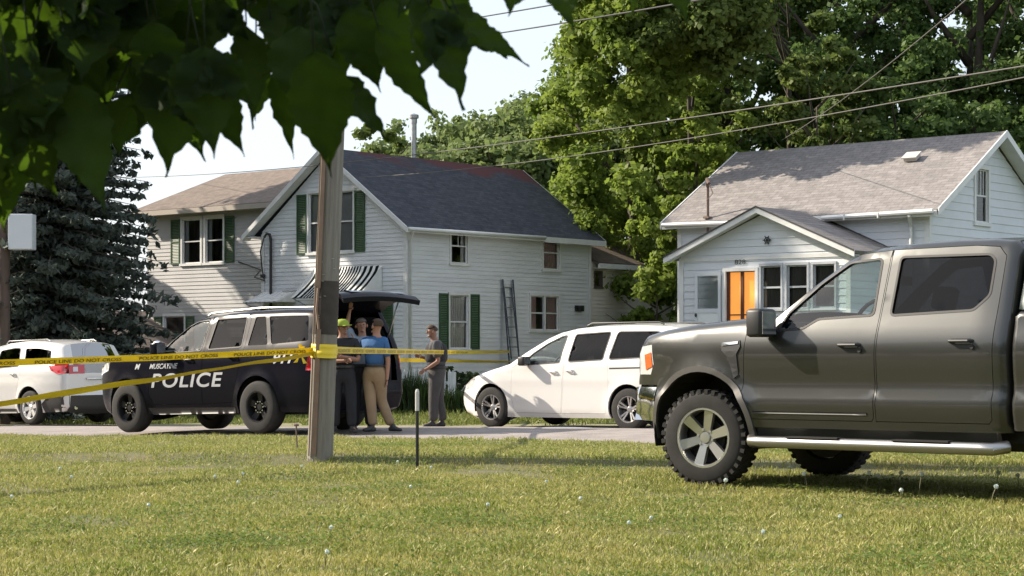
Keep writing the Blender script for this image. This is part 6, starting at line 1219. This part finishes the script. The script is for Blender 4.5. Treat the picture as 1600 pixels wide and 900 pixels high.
def blade(base, tip, wd, nrm, curl, lobe=False):
    base = np.array(base, float); tip = np.array(tip, float); ax = tip-base; L = np.linalg.norm(ax); ax /= L
    nrm = nrm-ax*(nrm@ax); nrm /= np.linalg.norm(nrm); sd_ = np.cross(ax, nrm); n = 18; m = 6; o = len(V_)
    for i in range(n+1):
        t = i/n; w_ = (math.sin(PI*min(1, t*1.12)**.72) if t < .80 else math.sin(PI*(.80*1.12)**.72)*((1-t)/.20)**1.5)*wd/2
        w_ = max(w_, .0006); w_ *= 1+(.07*(1 if i % 2 else -1) if .12 < t < .9 else 0)
        c = base+ax*L*t+nrm*curl*L*(t*t-.4*t)
        for j in range(m+1):
            v = -1+2*j/m
            V_.append(c+sd_*w_*v+nrm*(abs(v)*w_*.22+.004*math.sin(t*22+v*3)*(1 if abs(v) > .4 else .3)))
    for i in range(n):
        for j in range(m):
            a = o+i*(m+1)+j; F_.append((a, a+1, a+m+2, a+m+1))
    return ax, sd_, nrm, L
twig = MB()
for (bx, bz, tx, tz, wd, D, lb) in LEAVES:
    d2 = D+rl.uniform(-.10, .12); nrm = np.array([rl.normal()*.45, -1, rl.normal()*.35+.15])
    base = (bx, D, bz); tip = (tx, d2, tz)
    ax, sd_, nr, L = blade(base, tip, wd*.88, nrm, rl.uniform(-.16, .16))
    if lb:
        p = np.array(base)+ax*L*.12
        for s_ in (-1, 1):
            dr = ax*.72+sd_*s_*.62; blade(p, p+dr*L*.62, wd*.62, nr+.2*sd_*s_, .08)
    # leaf stalk up to the branch
    q = np.array(base)-ax*.05+np.array([0, 0, .05]); twig.tube([base, q, q+np.array([rl.normal()*.02, .02, .02])], [.0012, .0013, .0014], 5)
b.build('trunk', BARK, NT, True)
for o_ in (NT.children[0],): pass
def local(vs): l = NT.location; return [(v[0]-l.x, v[1]-l.y, v[2]-l.z) for v in vs]
twig.v = local(twig.v); twig.build('leaf_stalks', mat('green_stalk', (.012, .022, .008), .8), NT, True)
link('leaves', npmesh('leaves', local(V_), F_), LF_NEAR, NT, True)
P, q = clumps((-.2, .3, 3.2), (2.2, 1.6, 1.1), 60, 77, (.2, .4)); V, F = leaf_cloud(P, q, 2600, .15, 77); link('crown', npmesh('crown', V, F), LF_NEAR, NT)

# ------------------------------------------------------------------ utility pole, wires, box
WOOD = mat('weathered_pole_wood', (.185, .165, .14), .9, vscale=9, col2=(.28, .26, .23), bump=.9, bscale=14, stretch=(3, 3, .16))
PX, PY = -1.975, 19.75; PGZ = ground_z(PX, PY); LEAN = .040
UP = empty('utility_pole', (PX, PY, PGZ), (0, math.atan(LEAN), 0), 'weathered wooden utility pole wrapped in yellow tape on the lawn', 'utility pole')
b = MB(); b.lathe([(0, -.3), (.141, -.3), (.133, .0), (.126, 1.5), (.111, 5), (.10, 7.9), (0, 7.95)], 28, None); pole_ = b.build('shaft', WOOD, UP, True, 60)
b = MB(); b.lathe([(.1295, 1.25), (.130, 1.27), (.1275, 1.78), (.126, 1.80)], 28); b.build('black_wrap', mat('black_band', (.055, .045, .038), .8, var=.2, vscale=9), UP, True, 60, fix=False)
b = MB(); b.bar((-.05, -.141, .02), (-.05, -.133, 1.30), .045, .03, (0, 1, 0)); b.bar((-.07, -.133, 1.72), (-.07, -.118, 4.6), .04, .03, (0, 1, 0)); b.tube([(-.05, -.155, 1.30), (-.08, -.158, 1.5), (-.07, -.15, 1.72)], .012, 6)
b.build('conduit_guard', mat('brown_conduit', (.26, .17, .12), .6, var=.2, vscale=5), UP, True, 40)
b = MB(); b.tube([(-.105, -.10, .0), (-.105, -.095, 4), (-.095, -.08, 7.8)], .007, 5); b.build('ground_wire', mat('bare_copper', (.3, .22, .15), .6, .4), UP)
b = MB()
for k in range(16): a = rl.uniform(-2.6, -.5); z = rl.uniform(1.1, 2.1); b.box(-.012, .012, -.003, .003, -.003, .003, T(.138*math.cos(a), .138*math.sin(a), z))
b.build('staples', STEEL, UP)
def wire(p, q, sag, r, label, grp='overhead wires', m=WIRE):
    p = Vector(p); q = Vector(q); pts = [p.lerp(q, t)+Vector((0, 0, -4*sag*t*(1-t))) for t in np.linspace(0, 1, 25)]
    b = MB(); b.tube(pts, r, 6); o = b.build('overhead_wire', m, None, True); tag(o, label, 'wire', grp); return o
WL = mat('light_cable', (.09, .085, .075), .7)
wire((8.5, 20.8, 4.7), (-16.5, 79, 8.3), .42, .011, 'upper overhead cable crossing in front of the trees to the far left', m=WL)
wire((8.5, 20.6, 4.68), (-4.4, 55.3, 6.15), .30, .0095, 'lower overhead cable ending at the white house gable', m=WL)
wire((6.85, 48.7, 6.5), (7.3, 22.5, 7.05), .25, .011, 'steep service wire running up from the cottage ridge', m=WL)
wire((-9.0, 63, 11.2), (4.6, 18, 5.2), .25, .012, 'thin high wire against the sky at the top, upper of two')
wire((-9.0, 63, 10.7), (4.6, 18, 4.95), .25, .012, 'thin high wire against the sky at the top, lower of two')
UB = empty('utility_pole', (-12.22, 46.2, ground_z(-12.22, 46.2)), label='brown pole at the left picture edge carrying a pale utility box', cat='utility pole')
b = MB(); b.lathe([(0, -.3), (.17, -.3), (.15, 0), (.12, 8.5), (0, 8.5)], 16); b.build('shaft', mat('brown_pole', (.10, .07, .055), .9, var=.2, vscale=5, bump=.5, stretch=(2, 2, .2)), UB, True, 50)
b = MB(); b.box(.20, .78, -.42, -.02, 4.15, 5.0); bx_ = b.build('utility_box', mat('pale_grey_box', (.62, .66, .68), .5), UB, bevel=.02)
b = MB(); b.box(.215, .765, -.432, -.421, 4.17, 4.98); b.build('box_door', mat('pale_grey_door', (.66, .69, .71), .5), bx_)
b = MB(); b.tube([(.40, -.25, 5.0), (.35, -.3, 5.25), (.12, -.2, 5.1), (.14, -.2, 4.5), (.32, -.2, 4.2)], .02, 6); b.box(.05, .32, -.2, -.1, 4.3, 4.4); b.box(.05, .32, -.2, -.1, 4.8, 4.9); b.build('cable_loop', WIRE, UB, True, 40)

# ------------------------------------------------------------------ barrier tape
TAPE = mat('yellow_tape', (.80, .58, .02), .45, var=.06, vscale=4)
TXT = mat('tape_lettering', (.07, .055, .01), .6)
def tape(p, q, sag, w, tw0, tw1, label, words=True, wob=.0, seg=90, grp='yellow barrier tapes', rep=None, flip=1, span=None):
    p = Vector(p); q = Vector(q); L = (q-p).length; ax = (q-p).normalized(); side = ax.cross(Vector((0, 0, 1))).normalized()
    def fr_(t):
        c = p.lerp(q, t)+Vector((0, 0, -4*sag*t*(1-t)+wob*math.sin(t*31)*.5)); a = tw0+(tw1-tw0)*t+wob*22*math.sin(t*17)
        return c, (Vector((0, 0, 1))*math.cos(a)+side*math.sin(a))
    b = MB()
    for i in range(seg+1):
        c, u = fr_(i/seg); n_ = ax.cross(u)*.0012
        for s_ in (-1, -.4, .4, 1): b.v.append(tuple(c+u*w*.5*s_+ax.cross(u)*.004*math.cos(s_*3+i*.7)))
    for i in range(seg):
        for j in range(3): a = i*4+j; b.f.append((a, a+1, a+5, a+4))
    o = b.build('barrier_tape', TAPE, None, True, fix=False); tag(o, label, 'barrier tape', grp)
    if words:
        k = int(L/1.15); a0, a1 = span or (0, 1)
        for i in range(k):
            t0 = (i+.1)/k
            if not a0 <= t0 <= a1: continue
            def f(u, v, t0=t0):
                t = t0+(u/L if flip > 0 else (1.0-u)/L); c, up = fr_(t); nn = ax.cross(up)*(-flip)
                if nn.y > 0: nn = -nn
                return c+up*(v-.5*w*.62)+nn*.007
            text_on('lettering', 'POLICE LINE DO NOT CROSS', .05, f, TXT, o, w=.95, h=w*.5, bold=.0004)
    return o
PT = (PX+LEAN*1.2, PY); LT = hp(.36, 4.18, 1.1)
# walk from left to right so that the words read the right way round
tape((-7.4, 13.6, .96), (PT[0]-.12, PT[1]-.08, 1.135), .03, .062, .35, .2, 'upper yellow tape stretched from the left edge to the pole, lettered in black')
tape((-7.0, 12.2, .22), (PT[0]-.10, PT[1]-.11, 1.105), .01, .075, .5, 1.0, 'lower twisted yellow tape rising from the left edge to the pole', words=False, wob=.008)
tape((PT[0]+.12, PT[1]-.02, 1.14), (LT[0], LT[1], 1.13), .02, .07, .1, .25, 'yellow tape stretched from the pole past the officers towards the ladder', span=(0, .5))
tape((-2.05, 30.35, 1.0), (LT[0], LT[1], .82), .0, .07, .3, .6, 'short lower yellow tape between the standing officer and the parked minivan', words=False)
b = MB()
for (z, r) in ((1.10, .134), (1.135, .136), (1.165, .1335)):
    b.lathe([(r, z-.037-PGZ), (r+.002, z-PGZ), (r, z+.037-PGZ)], 28, T(0, 0, 0) @ Matrix.Rotation(.03*(z*40 % 3-1), 4, 'X'))
o = b.build('tape_wrap', TAPE, None, True, fix=False); o.location = (PX, PY, PGZ); o.rotation_euler = (0, math.atan(LEAN), 0); tag(o, 'band of yellow tape wound around the wooden utility pole', 'barrier tape', 'yellow barrier tapes')
b = MB(); c = Vector((PT[0]-.235, PT[1]-.13, 1.10))
for s_ in ((-.05, -.09), (.05, -.10), (.0, .10), (.03, .08)): b.add([c, c+Vector((s_[0]-.02, -.02, s_[1])), c+Vector((s_[0]+.02, -.01, s_[1]*.95))], [(0, 1, 2)])
b.ell(c, (.02, .02, .02)); tag(b.build('tape_bow', TAPE, None, fix=False), 'small knotted bow of yellow tape just left of the pole', 'tape knot')
# the posts the tapes run on to, outside the picture on the left and behind the van
for (x, y, lb) in ((-7.4, 13.6, 'steel post holding the upper tape out of the picture'), (-7.0, 12.2, 'steel post holding the lower tape out of the picture')):
    b = MB(); g = ground_z(x, y); b.tube([(x, y, g-.1), (x, y, g+1.35)], .022, 8); b.lathe([(0, 0), (.03, 0), (.03, .03), (0, .04)], 8, T(x, y, g+1.33)); tag(b.build('steel_post', STEEL, None, True, 40), lb, 'post')
# stakes on the lawn
MK = empty('marker_stake', (-.918, 18.6, ground_z(-.918, 18.6)), label='thin black marker stake with a white top right of the utility pole', cat='stake')
b = MB(); b.tube([(0, 0, -.05), (.0, 0, .56)], .016, 8); b.build('post', BLACK, MK, True, 40)
b = MB(); b.tube([(0, 0, .56), (0, 0, .745)], .020, 8); b.lathe([(0, .745), (.02, .745), (.012, .77), (0, .772)], 8); b.build('reflector', mat('white_reflector', (.55, .55, .52), .5), MK, True, 40)
b = MB(); gx = ground_z(-2.35, 21.0); b.tube([(-2.35, 21.0, gx-.03), (-2.36, 21.0, gx+.25)], .008, 6); b.lathe([(0, 0), (.03, .0), (.03, .02), (0, .035)], 8, T(-2.36, 21.0, gx+.25)); tag(b.build('survey_pin', mat('rusty_pipe', (.16, .11, .09), .8), None, True, 40), 'short rusty survey pin in the grass left of the utility pole', 'stake')

# ------------------------------------------------------------------ front gardens
PF_ = mat('picket_white', (.70, .71, .70), .6, var=.08, vscale=3)
FN = empty('picket_fence', (-3.9, 48.0, ground_z(-3.9, 48)), (0, 0, -TH), 'short white picket fence in front of the white house', 'fence')
b = MB()
for i in range(20):
    x = i*.165; b.prism([(x-.04, 0), (x+.04, 0), (x+.04, .78), (x, .86), (x-.04, .78)], -.01, .012, RX(PI/2) @ T(0, .12, 0))
b.build('pickets', PF_, FN)
b = MB(); b.box(-.1, 3.2, .012, .05, .25, .32); b.box(-.1, 3.2, .012, .05, .62, .69)
b.build('rail', PF_, FN)
for x in (-.12, 1.6, 3.22): b = MB(); b.box(x-.045, x+.045, .0, .09, -.2, .92); b.build('post', PF_, FN)
LILY = leafmat('lily_leaf', (.022, .042, .012), (.045, .075, .022), .25, nscale=2)
def lily(x, y, h, n, seed, label):
    r = np.random.default_rng(seed); V = []; F = []
    for k in range(n):
        a = r.uniform(0, 2*PI); L = h*r.uniform(.6, 1.15); sp = r.uniform(.1, .55)*L; bx, by = r.normal(0, .10, 2); w_ = .012*r.uniform(.8, 1.6); pa = a+PI/2; o = len(V)
        for i in range(6):
            t = i/5; d_ = sp*t**1.6; z = L*(t-.30*sp/L*t**3*1.5); ww = w_*(1-t**2)+.001
            for s_ in (-1, 1): V.append((bx+math.cos(a)*d_+math.cos(pa)*ww*s_, by+math.sin(a)*d_+math.sin(pa)*ww*s_, z))
        F += [(o+2*i, o+2*i+1, o+2*i+3, o+2*i+2) for i in range(5)]
    ob = link('daylily_clump', npmesh('daylily_clump', V, F), LILY); ob.location = (x, y, ground_z(x, y)-.03); tag(ob, label, 'plant', 'garden plants in front of the white house'); return ob
ll = ['leftmost leafy lily clump in front of the picket fence', 'second dark lily clump along the picket fence', 'tall upright lily clump in front of the fence middle', 'dense lily clump left of the bareheaded officer', 'dark lily clump behind the bareheaded officer', 'low lily clump right of the officer by the house corner', 'rightmost lily clump near the nose of the minivan']
for i, px in enumerate([596, 616, 634, 652, 670, 700, 722]):
    D = 45.6-.45*i; lily((px-800)/3000*D, D, [.85, .95, 1.1, 1.0, .95, .7, .6][i], 240, 50+i, ll[i])
for i, (px, D, R, lb) in enumerate([(712, 46.5, (.45, .4, .38), 'low dark bush at the foot of the house side wall'), (735, 47.5, (.5, .4, .42), 'low dark bush below the tall side window'), (690, 49, (.35, .3, .45), 'slim dark bush beside the white house corner')]):
    x = (px-800)/3000*D; tree('bush', x, D, 1.0, R[2]+.05, R, 1800, .09, LF_HEDGE, 70+i, lb, 'bushes by the white house', 26, .02, 'bush')
# low white garage behind the spruce
GH = empty('garage', (-12.6, 60.5, -.6), (0, 0, -TH), 'small white garage glimpsed behind the spruce trunk', 'garage')
siding_wall('wall', PF, [(-5, -.9), (0, -.9), (0, 1.9), (-2.5, 3.0), (-5, 1.9)], [], SIDING, GH, lap=.2); siding_wall('wall', PS, [(0, -.9), (5, -.9), (5, 1.9), (0, 1.9)], [], SIDING, GH, lap=.2)
slab('roof', ROOF_BROWN, GH, [(.3, -.3, 1.85), (.3, 5.3, 1.85), (-2.5, 5.3, 3.1), (-2.5, -.3, 3.1)], .08); slab('roof', ROOF_BROWN, GH, [(-5.3, -.3, 1.85), (-5.3, 5.3, 1.85), (-2.5, 5.3, 3.1), (-2.5, -.3, 3.1)], .08)
b = MB(); wbox(b, PF, -3.9, -1.1, -.8, 1.3, .02, .05); b.build('garage_door', TRIM, GH)
# dandelion clocks in the lawn
DS = mat('dandelion_stem', (.22, .20, .12), .8); DH = mat('dandelion_fluff', (.80, .87, .82), .95)
def dandelion(x, y, h, lean, r_, label='pale dandelion seed head on a thin stalk in the lawn'):
    g = ground_z(x, y); e = empty('dandelion', (x, y, g), label=label, cat='flower', group='dandelion seed heads in the lawn')
    b = MB(); b.tube([(0, 0, -.02), (lean*.4, 0, h*.55), (lean, 0, h)], [.0035, .003, .003], 5); b.build('stem', DS, e, True)
    r = np.random.default_rng(int(abs(x)*1000)); n = 40; d = r.normal(size=(n, 3)); d /= np.linalg.norm(d, axis=1)[:, None]; V = []; F = []
    for k in range(n):
        t = np.cross(d[k], r.normal(size=3)); t /= np.linalg.norm(t); o = len(V); c0 = d[k]*r_*.2; c1 = d[k]*r_; q = np.cross(d[k], t)
        V += [c0, c1+t*r_*.3, c1-t*r_*.3, c1+q*r_*.3, c1-q*r_*.3]; F += [(o, o+1, o+2), (o, o+3, o+4)]
    bb = MB(); bb.ell((0, 0, 0), (r_*.82, r_*.82, r_*.82), 10, 6); oo = len(V); V += bb.v; F += [t_ for f in bb.f for t_ in ((f[0]+oo, f[1]+oo, f[2]+oo), (f[0]+oo, f[2]+oo, f[3]+oo))]
    ob = link('seed_head', npmesh('seed_head', np.array(V)+[lean, 0, h], F), DH, e); return e
DL = ['white seed head on a long stalk %s' % q for q in ('in front of the pickup front tyre', 'right behind the pickup front tyre', 'below the front of the running board', 'below the front end of the running board step', 'leaning over below the front door', 'standing tall below the front door seam', 'low in the grass below the front door seam', 'upright below the rear door', 'leaning below the rear end of the running board', 'at the right picture edge under the pickup bed', 'left of the pickup front tyre', 'out of the picture by the pickup rear wheel')]
for (px, py, hh, ln) in [(1232, 762, .17, .02), (1262, 765, .13, -.03), (1352, 768, .15, .03), (1376, 766, .12, -.02), (1398, 768, .15, .05), (1436, 775, .17, .02), (1408, 780, .07, 0), (1556, 775, .18, .02), (1548, 790, .14, .04), (1592, 775, .16, -.01), (1130, 770, .10, .02), (1660, 790, .15, 0)]:
    D = 1.12*3000/(py-550); dandelion((px-800)/3000*D, D, hh, ln, .018, DL.pop(0))
for kd, (px, py) in enumerate(sorted([(92, 738), (16, 785), (110, 752), (334, 752), (370, 762), (378, 748), (470, 735), (620, 728), (672, 738), (852, 762), (515, 838), (508, 878), (640, 770), (760, 800), (905, 790), (980, 830), (1015, 822), (230, 800), (1190, 845), (1310, 820)])):
    D = 1.12*3000/(py-550); dandelion((px-800)/3000*D, D, .055, .01, .013, '%s low white clock in the %s grass, counted from the left' % (['first', 'second', 'third', 'fourth', 'fifth', 'sixth', 'seventh', 'eighth', 'ninth', 'tenth', 'eleventh', 'twelfth', 'thirteenth', 'fourteenth', 'fifteenth', 'sixteenth', 'seventeenth', 'eighteenth', 'nineteenth', 'twentieth'][kd], 'shallow lawn'))
# ------------------------------------------------------------------ people
def skin_mesh(verts, edges, radii, sub=2):
    """verts list, edges list, radii list (r or (rx, ry)); returns an evaluated skinned mesh"""
    me = bpy.data.meshes.new('s'); me.from_pydata([tuple(v) for v in verts], edges, []); o = bpy.data.objects.new('s', me); COL.objects.link(o)
    m = o.modifiers.new('k', 'SKIN'); m.use_smooth_shade = True; 
    if not me.skin_vertices: me.attributes.new
    sv = me.skin_vertices[0].data
    # one root per connected island
    par = list(range(len(verts)))
    def find(a):
        while par[a] != a: a = par[a]
        return a
    for a, b_ in edges: par[find(a)] = find(b_)
    seen = set()
    for i, r in enumerate(radii):
        sv[i].radius = r if isinstance(r, (tuple, list)) else (r, r); f = find(i); sv[i].use_root = f not in seen; seen.add(f)
    s = o.modifiers.new('s', 'SUBSURF'); s.levels = sub; s.render_levels = sub
    bpy.context.view_layer.update(); dg = bpy.context.evaluated_depsgraph_get(); out = bpy.data.meshes.new_from_object(o.evaluated_get(dg))
    bpy.data.objects.remove(o); return out
def person(loc, J, label, group, skin, shirt, pants, hair, sleeve=.5, WD=1.1, hairstyle='short', vest=None, cap=None, shoes=None, S=1.0):
    """J: joints in metres, x right in the picture, y away, z up"""
    root = empty('person', loc, label=label, cat='person', group=group); root.scale = (S, S, S); V = Vector; J = {k: V(v) for k, v in J.items()}
    vs, es, rs = [], [], []
    def av(p, r): vs.append(p); rs.append(r); return len(vs)-1
    def chain(start, items):
        k = start
        for p, r in items:
            n = av(p, r)
            if k is not None: es.append((k, n))
            k = n
        return k
    pel = av(J['pelvis'], .125); waist = chain(pel, [(J['pelvis'].lerp(J['chest'], .5), .115)]); ch = chain(waist, [(J['chest'], .135)]); nk = chain(ch, [(J['neck'], .060)])
    hd = J['head']; up = (hd-J['neck']).normalized()
    h0 = chain(nk, [(hd-up*.055, .062), (hd+up*.02, .088), (hd+up*.085, .070)])
    hands = []
    for s in 'LR':
        sh, el, ha = J['sh'+s], J['el'+s], J['ha'+s]
        k = chain(ch, [(sh, .062), (sh.lerp(el, .5), .052), (el, .042), (el.lerp(ha, .5), .038), (ha, .027)])
        d = (ha-el).normalized(); pl = ha+d*.055; k = chain(k, [(pl, (.036, .018))])
        hands.append((ha, pl, d))
        hp_, kn, an = J['hip'+s], J['kn'+s], J['an'+s]
        k = chain(pel, [(hp_, .092), (hp_.lerp(kn, .5), .080), (kn, .056), (kn.lerp(an, .4), .056), (an, .040)])
        tdir = J.get('foot'+s, V((-1, 0, 0))); tdir = V(tdir).normalized(); chain(k, [(an+tdir*.10+V((0, 0, -.055)), .034), (an+tdir*.17+V((0, 0, -.065)), .026)])
    for (ha, pl, d) in hands:                                     # palm, four unequal fingers and a thumb
        f = J.get('palm', V((0, 1, 0))); a = d.cross(f).normalized(); 
        for q, L in ((-.024, .062), (-.008, .074), (.008, .070), (.024, .054)):
            p0 = pl+a*q*.7; p1 = pl+a*q+d*(.035+L*.45); p2 = p1+d*L*.45-f*(.02); chain(None, [(p0, .010), (p1, .0095), (p2, .008)])
        t0 = ha+d*.02; chain(None, [(t0, .011), (t0-a*.035+d*.03, .0105), (t0-a*.045+d*.06-f*.01, .009)])
    me = skin_mesh(vs, es, rs, 2); body = link('body', me, skin, root, True)
    # face: nose, ears, eyes on the head, turned to where the person looks
    look = V(J['look']).normalized(); lf = look.cross(up).normalized(); b = MB()
    b.ell(hd+look*.095-up*.005, (.016, .016, .024), 8, 6); 
    for s in (-1, 1): b.ell(hd+lf*s*.088, (.016, .018, .030), 8, 6)
    b.ell(hd+look*.075-up*.075, (.030, .030, .022), 8, 6); b.build('face', skin, root, True)
    b = MB()
    for s in (-1, 1): b.ell(hd+look*.088+lf*s*.032+up*.022, (.011, .011, .008), 8, 6)
    b.build('eyes', DARK, root, True)
    # hair
    if hairstyle != 'bald':
        b = MB(); c = hd+up*.040-look*.012
        Mh = Matrix((( look.x, lf.x, up.x, c.x), (look.y, lf.y, up.y, c.y), (look.z, lf.z, up.z, c.z), (0, 0, 0, 1)))
        b.ell((0, 0, 0), (.104, .096, .098), 16, 10, Mh)
        keep = []
        for f in b.f:
            cc = sum((V(b.v[i]) for i in f), V())/4-c
            if cc.dot(up) > (.045 if cc.dot(look) > -.01 else -.03): keep.append(f)
        b.f = keep; b.build('hair', hair, root, True, fix=False)
    if cap:
        b = MB(); c = hd+up*.055; Mh = Matrix((( look.x, lf.x, up.x, c.x), (look.y, lf.y, up.y, c.y), (look.z, lf.z, up.z, c.z), (0, 0, 0, 1)))
        b.lathe([(.112, -.01), (.113, .02), (.10, .06), (.06, .088), (0, .095)], 18, Mh); b.box(.08, .19, -.06, .06, -.012, .0, Mh); b.build('cap', cap, root, True, 50)
    # shirt
    vs, es, rs = [], [], []
    pel = av(J['pelvis']+V((0, 0, .02)), .146); waist = chain(pel, [(J['pelvis'].lerp(J['chest'], .5), .148)]); ch = chain(waist, [(J['chest'], .158)]); chain(ch, [(J['neck']-up*.02, .072)])
    for s in 'LR':
        sh, el, ha = J['sh'+s], J['el'+s], J['ha'+s]
        if sleeve <= .6: chain(ch, [(sh, .082), (sh.lerp(el, .45), .074), (sh.lerp(el, .85), .068)])
        else: chain(ch, [(sh, .080), (sh.lerp(el, .5), .070), (el, .058), (el.lerp(ha, .6), .050), (ha-(ha-el).normalized()*.02, .042)])
    rs = [r*WD for r in rs]
    link('shirt', skin_mesh(vs, es, rs, 2), shirt, root, True)
    if vest:
        vs, es, rs = [], [], []; w0 = av(J['pelvis'].lerp(J['chest'], .30), .172*WD); chain(w0, [(J['pelvis'].lerp(J['chest'], .7), .182*WD), (J['chest']+V((0, 0, .07)), .172*WD), (J['chest']+V((0, 0, .13)), .10*WD)]); link('vest', skin_mesh(vs, es, rs, 2), vest, root, True)
    # trousers
    vs, es, rs = [], [], []
    pel = av(J['pelvis']+V((0, 0, .15)), .150); pel = chain(pel, [(J['pelvis']+V((0, 0, .06)), .154)]); pel = chain(pel, [(J['pelvis'], .156)])
    for s in 'LR':
        hp_, kn, an = J['hip'+s], J['kn'+s], J['an'+s]; chain(pel, [(hp_+V((0, 0, -.04)), .118), (hp_.lerp(kn, .5), .108), (kn, .088), (kn.lerp(an, .5), .082), (an+V((0, 0, .0)), .076)])
    rs = [r*(WD if i < 3 else (WD+1)/2) for i, r in enumerate(rs)]
    tr_ = link('trousers', skin_mesh(vs, es, rs, 2), pants, root, True)
    b = MB(); p = J['pelvis']+V((0, 0, .09)); b.lathe([(.130*WD, -.018), (.159*WD, -.018), (.159*WD, .018), (.130*WD, .018)], 24, T(p.x, p.y, p.z), close=True); b.build('belt', DARK, root, True, 40)
    for s in 'LR':
        an = J['an'+s]; tdir = V(J.get('foot'+s, V((-1, 0, 0)))).normalized(); vs, es, rs = [], [], []
        z = V((0, 0, 1)); base = an-z*(.055); k = av(base-tdir*.05-z*.0, (.042, .040)); chain(k, [(base+tdir*.04, (.045, .042)), (base+tdir*.13-z*.010, (.046, .034)), (base+tdir*.19-z*.014, (.036, .026))]); chain(k+1, [(an+z*.03, .048)])
        link('shoe', skin_mesh(vs, es, rs, 2), shoes or DARK, root, True)
    return root
HAIR = mat('brown_hair', (.06, .035, .02), .8, var=.3, vscale=30); HAIRG = mat('greying_hair', (.16, .13, .11), .8, var=.3, vscale=30)
NAVY = mat('black_uniform', (.014, .015, .020), .85, var=.2, vscale=5, bump=.9, bscale=7)
BLUE = mat('blue_polo', (.035, .11, .26), .85, var=.15, vscale=4, bump=.9, bscale=7)
KHAKI = mat('khaki_trousers', (.30, .215, .13), .9, var=.12, vscale=4, bump=.9, bscale=7)
GREYT = mat('grey_trousers', (.065, .062, .062), .9, var=.12, vscale=4, bump=.9, bscale=7)
GREYS = mat('grey_shirt', (.06, .06, .066), .85, var=.12, vscale=4)
PALEB = mat('pale_blue_shirt', (.30, .38, .48), .85, var=.1, vscale=4)
NEON = mat('neon_yellow', (.28, .36, .04), .8)
PG_ = 'people at the back of the police car'
def std(dx=0, turn=(-1, 0, 0)):
    return {}
# man in blue polo, seen from behind, walking left
zA = ground_z(-2.07, 28.9)+.035
person((-2.07, 28.9, zA), dict(pelvis=(0, 0, .96), chest=(.00, .0, 1.36), neck=(.03, 0, 1.53), head=(.035, 0, 1.665), look=(-.75, .6, 0), shL=(-.155, .10, 1.43), elL=(-.26, .22, 1.22), haL=(-.33, .25, 1.42), shR=(.165, -.05, 1.43), elR=(.215, -.03, 1.13), haR=(.205, -.05, .87),
       hipL=(-.09, .05, .90), knL=(-.06, -.02, .50), anL=(-.02, .0, .10), hipR=(.09, -.03, .90), knR=(.10, .10, .50), anR=(.26, .12, .10), footL=(-.5, -.3, 0), footR=(.9, -.3, 0), palm=(1, 0, 0)),
       'man in blue polo shirt and khaki trousers standing behind the open hatch', PG_, SKIN1, BLUE, KHAKI, HAIR, S=.95)
# officer in black with neon cap, arms folded, close to the bumper
zC = ground_z(-2.45, 29.0)+.035
person((-2.53, 28.75, zC), dict(pelvis=(.0, .0, .96), chest=(.0, .0, 1.36), neck=(0, .0, 1.52), head=(-.01, .0, 1.65), look=(.6, -.8, 0), shL=(-.19, .0, 1.42), elL=(-.22, -.06, 1.13), haL=(.03, -.20, 1.14), shR=(.19, .02, 1.42), elR=(.25, -.08, 1.15), haR=(.02, -.22, 1.20),
       hipL=(-.10, 0, .90), knL=(-.12, -.03, .50), anL=(-.13, .0, .10), hipR=(.10, 0, .90), knR=(.13, -.03, .50), anR=(.14, 0, .10), footL=(-.4, -.9, 0), footR=(.5, -.9, 0)),
       'officer in black uniform and neon yellow cap with folded arms beside the pole', PG_, SKIN2, NAVY, NAVY, HAIR, cap=NEON, S=.95)
# third man with an arm raised to the hatch, half hidden
zB = ground_z(-2.26, 29.6)+.035
person((-2.29, 29.35, zB), dict(pelvis=(.0, .0, .98), chest=(.0, .0, 1.38), neck=(0, -.01, 1.56), head=(-.01, -.02, 1.70), look=(.2, -1, 0), shL=(.19, .0, 1.46), elL=(.26, -.05, 1.18), haL=(.22, -.18, 1.0), shR=(-.17, .0, 1.48), elR=(-.24, -.05, 1.72), haR=(-.20, -.05, 1.93),
       hipL=(.10, 0, .90), knL=(.11, -.02, .50), anL=(.12, .0, .10), hipR=(-.10, 0, .90), knR=(-.11, -.03, .50), anR=(-.12, 0, .10), footL=(.3, -.9, 0), footR=(-.3, -.9, 0)),
       'man in pale blue shirt reaching one arm up to the raised hatch', PG_, SKIN1, PALEB, NAVY, HAIRG, S=.95)
# officer on his own, in profile facing left
zD = ground_z(-1.34, 33.5)+.035
person((-1.345, 33.5, zD), dict(pelvis=(.03, .0, .96), chest=(.02, .0, 1.36), neck=(-.01, .0, 1.53), head=(-.045, .0, 1.66), look=(-1, -.25, 0), shL=(.02, -.19, 1.43), elL=(.07, -.24, 1.15), haL=(-.13, -.26, 1.02), shR=(.03, .19, 1.43), elR=(.02, .24, 1.16), haR=(-.22, .12, 1.22),
       hipL=(.03, -.10, .90), knL=(-.02, -.12, .50), anL=(-.02, -.12, .10), hipR=(.04, .10, .90), knR=(.06, .10, .50), anR=(.14, .10, .10), footL=(-1, -.2, 0), footR=(-1, .1, 0), palm=(0, 1, 0)),
       'bareheaded officer in dark vest and grey trousers standing in profile facing the others', PG_, SKIN2, GREYS, GREYT, HAIR, vest=NAVY, hairstyle='short', WD=1.22)
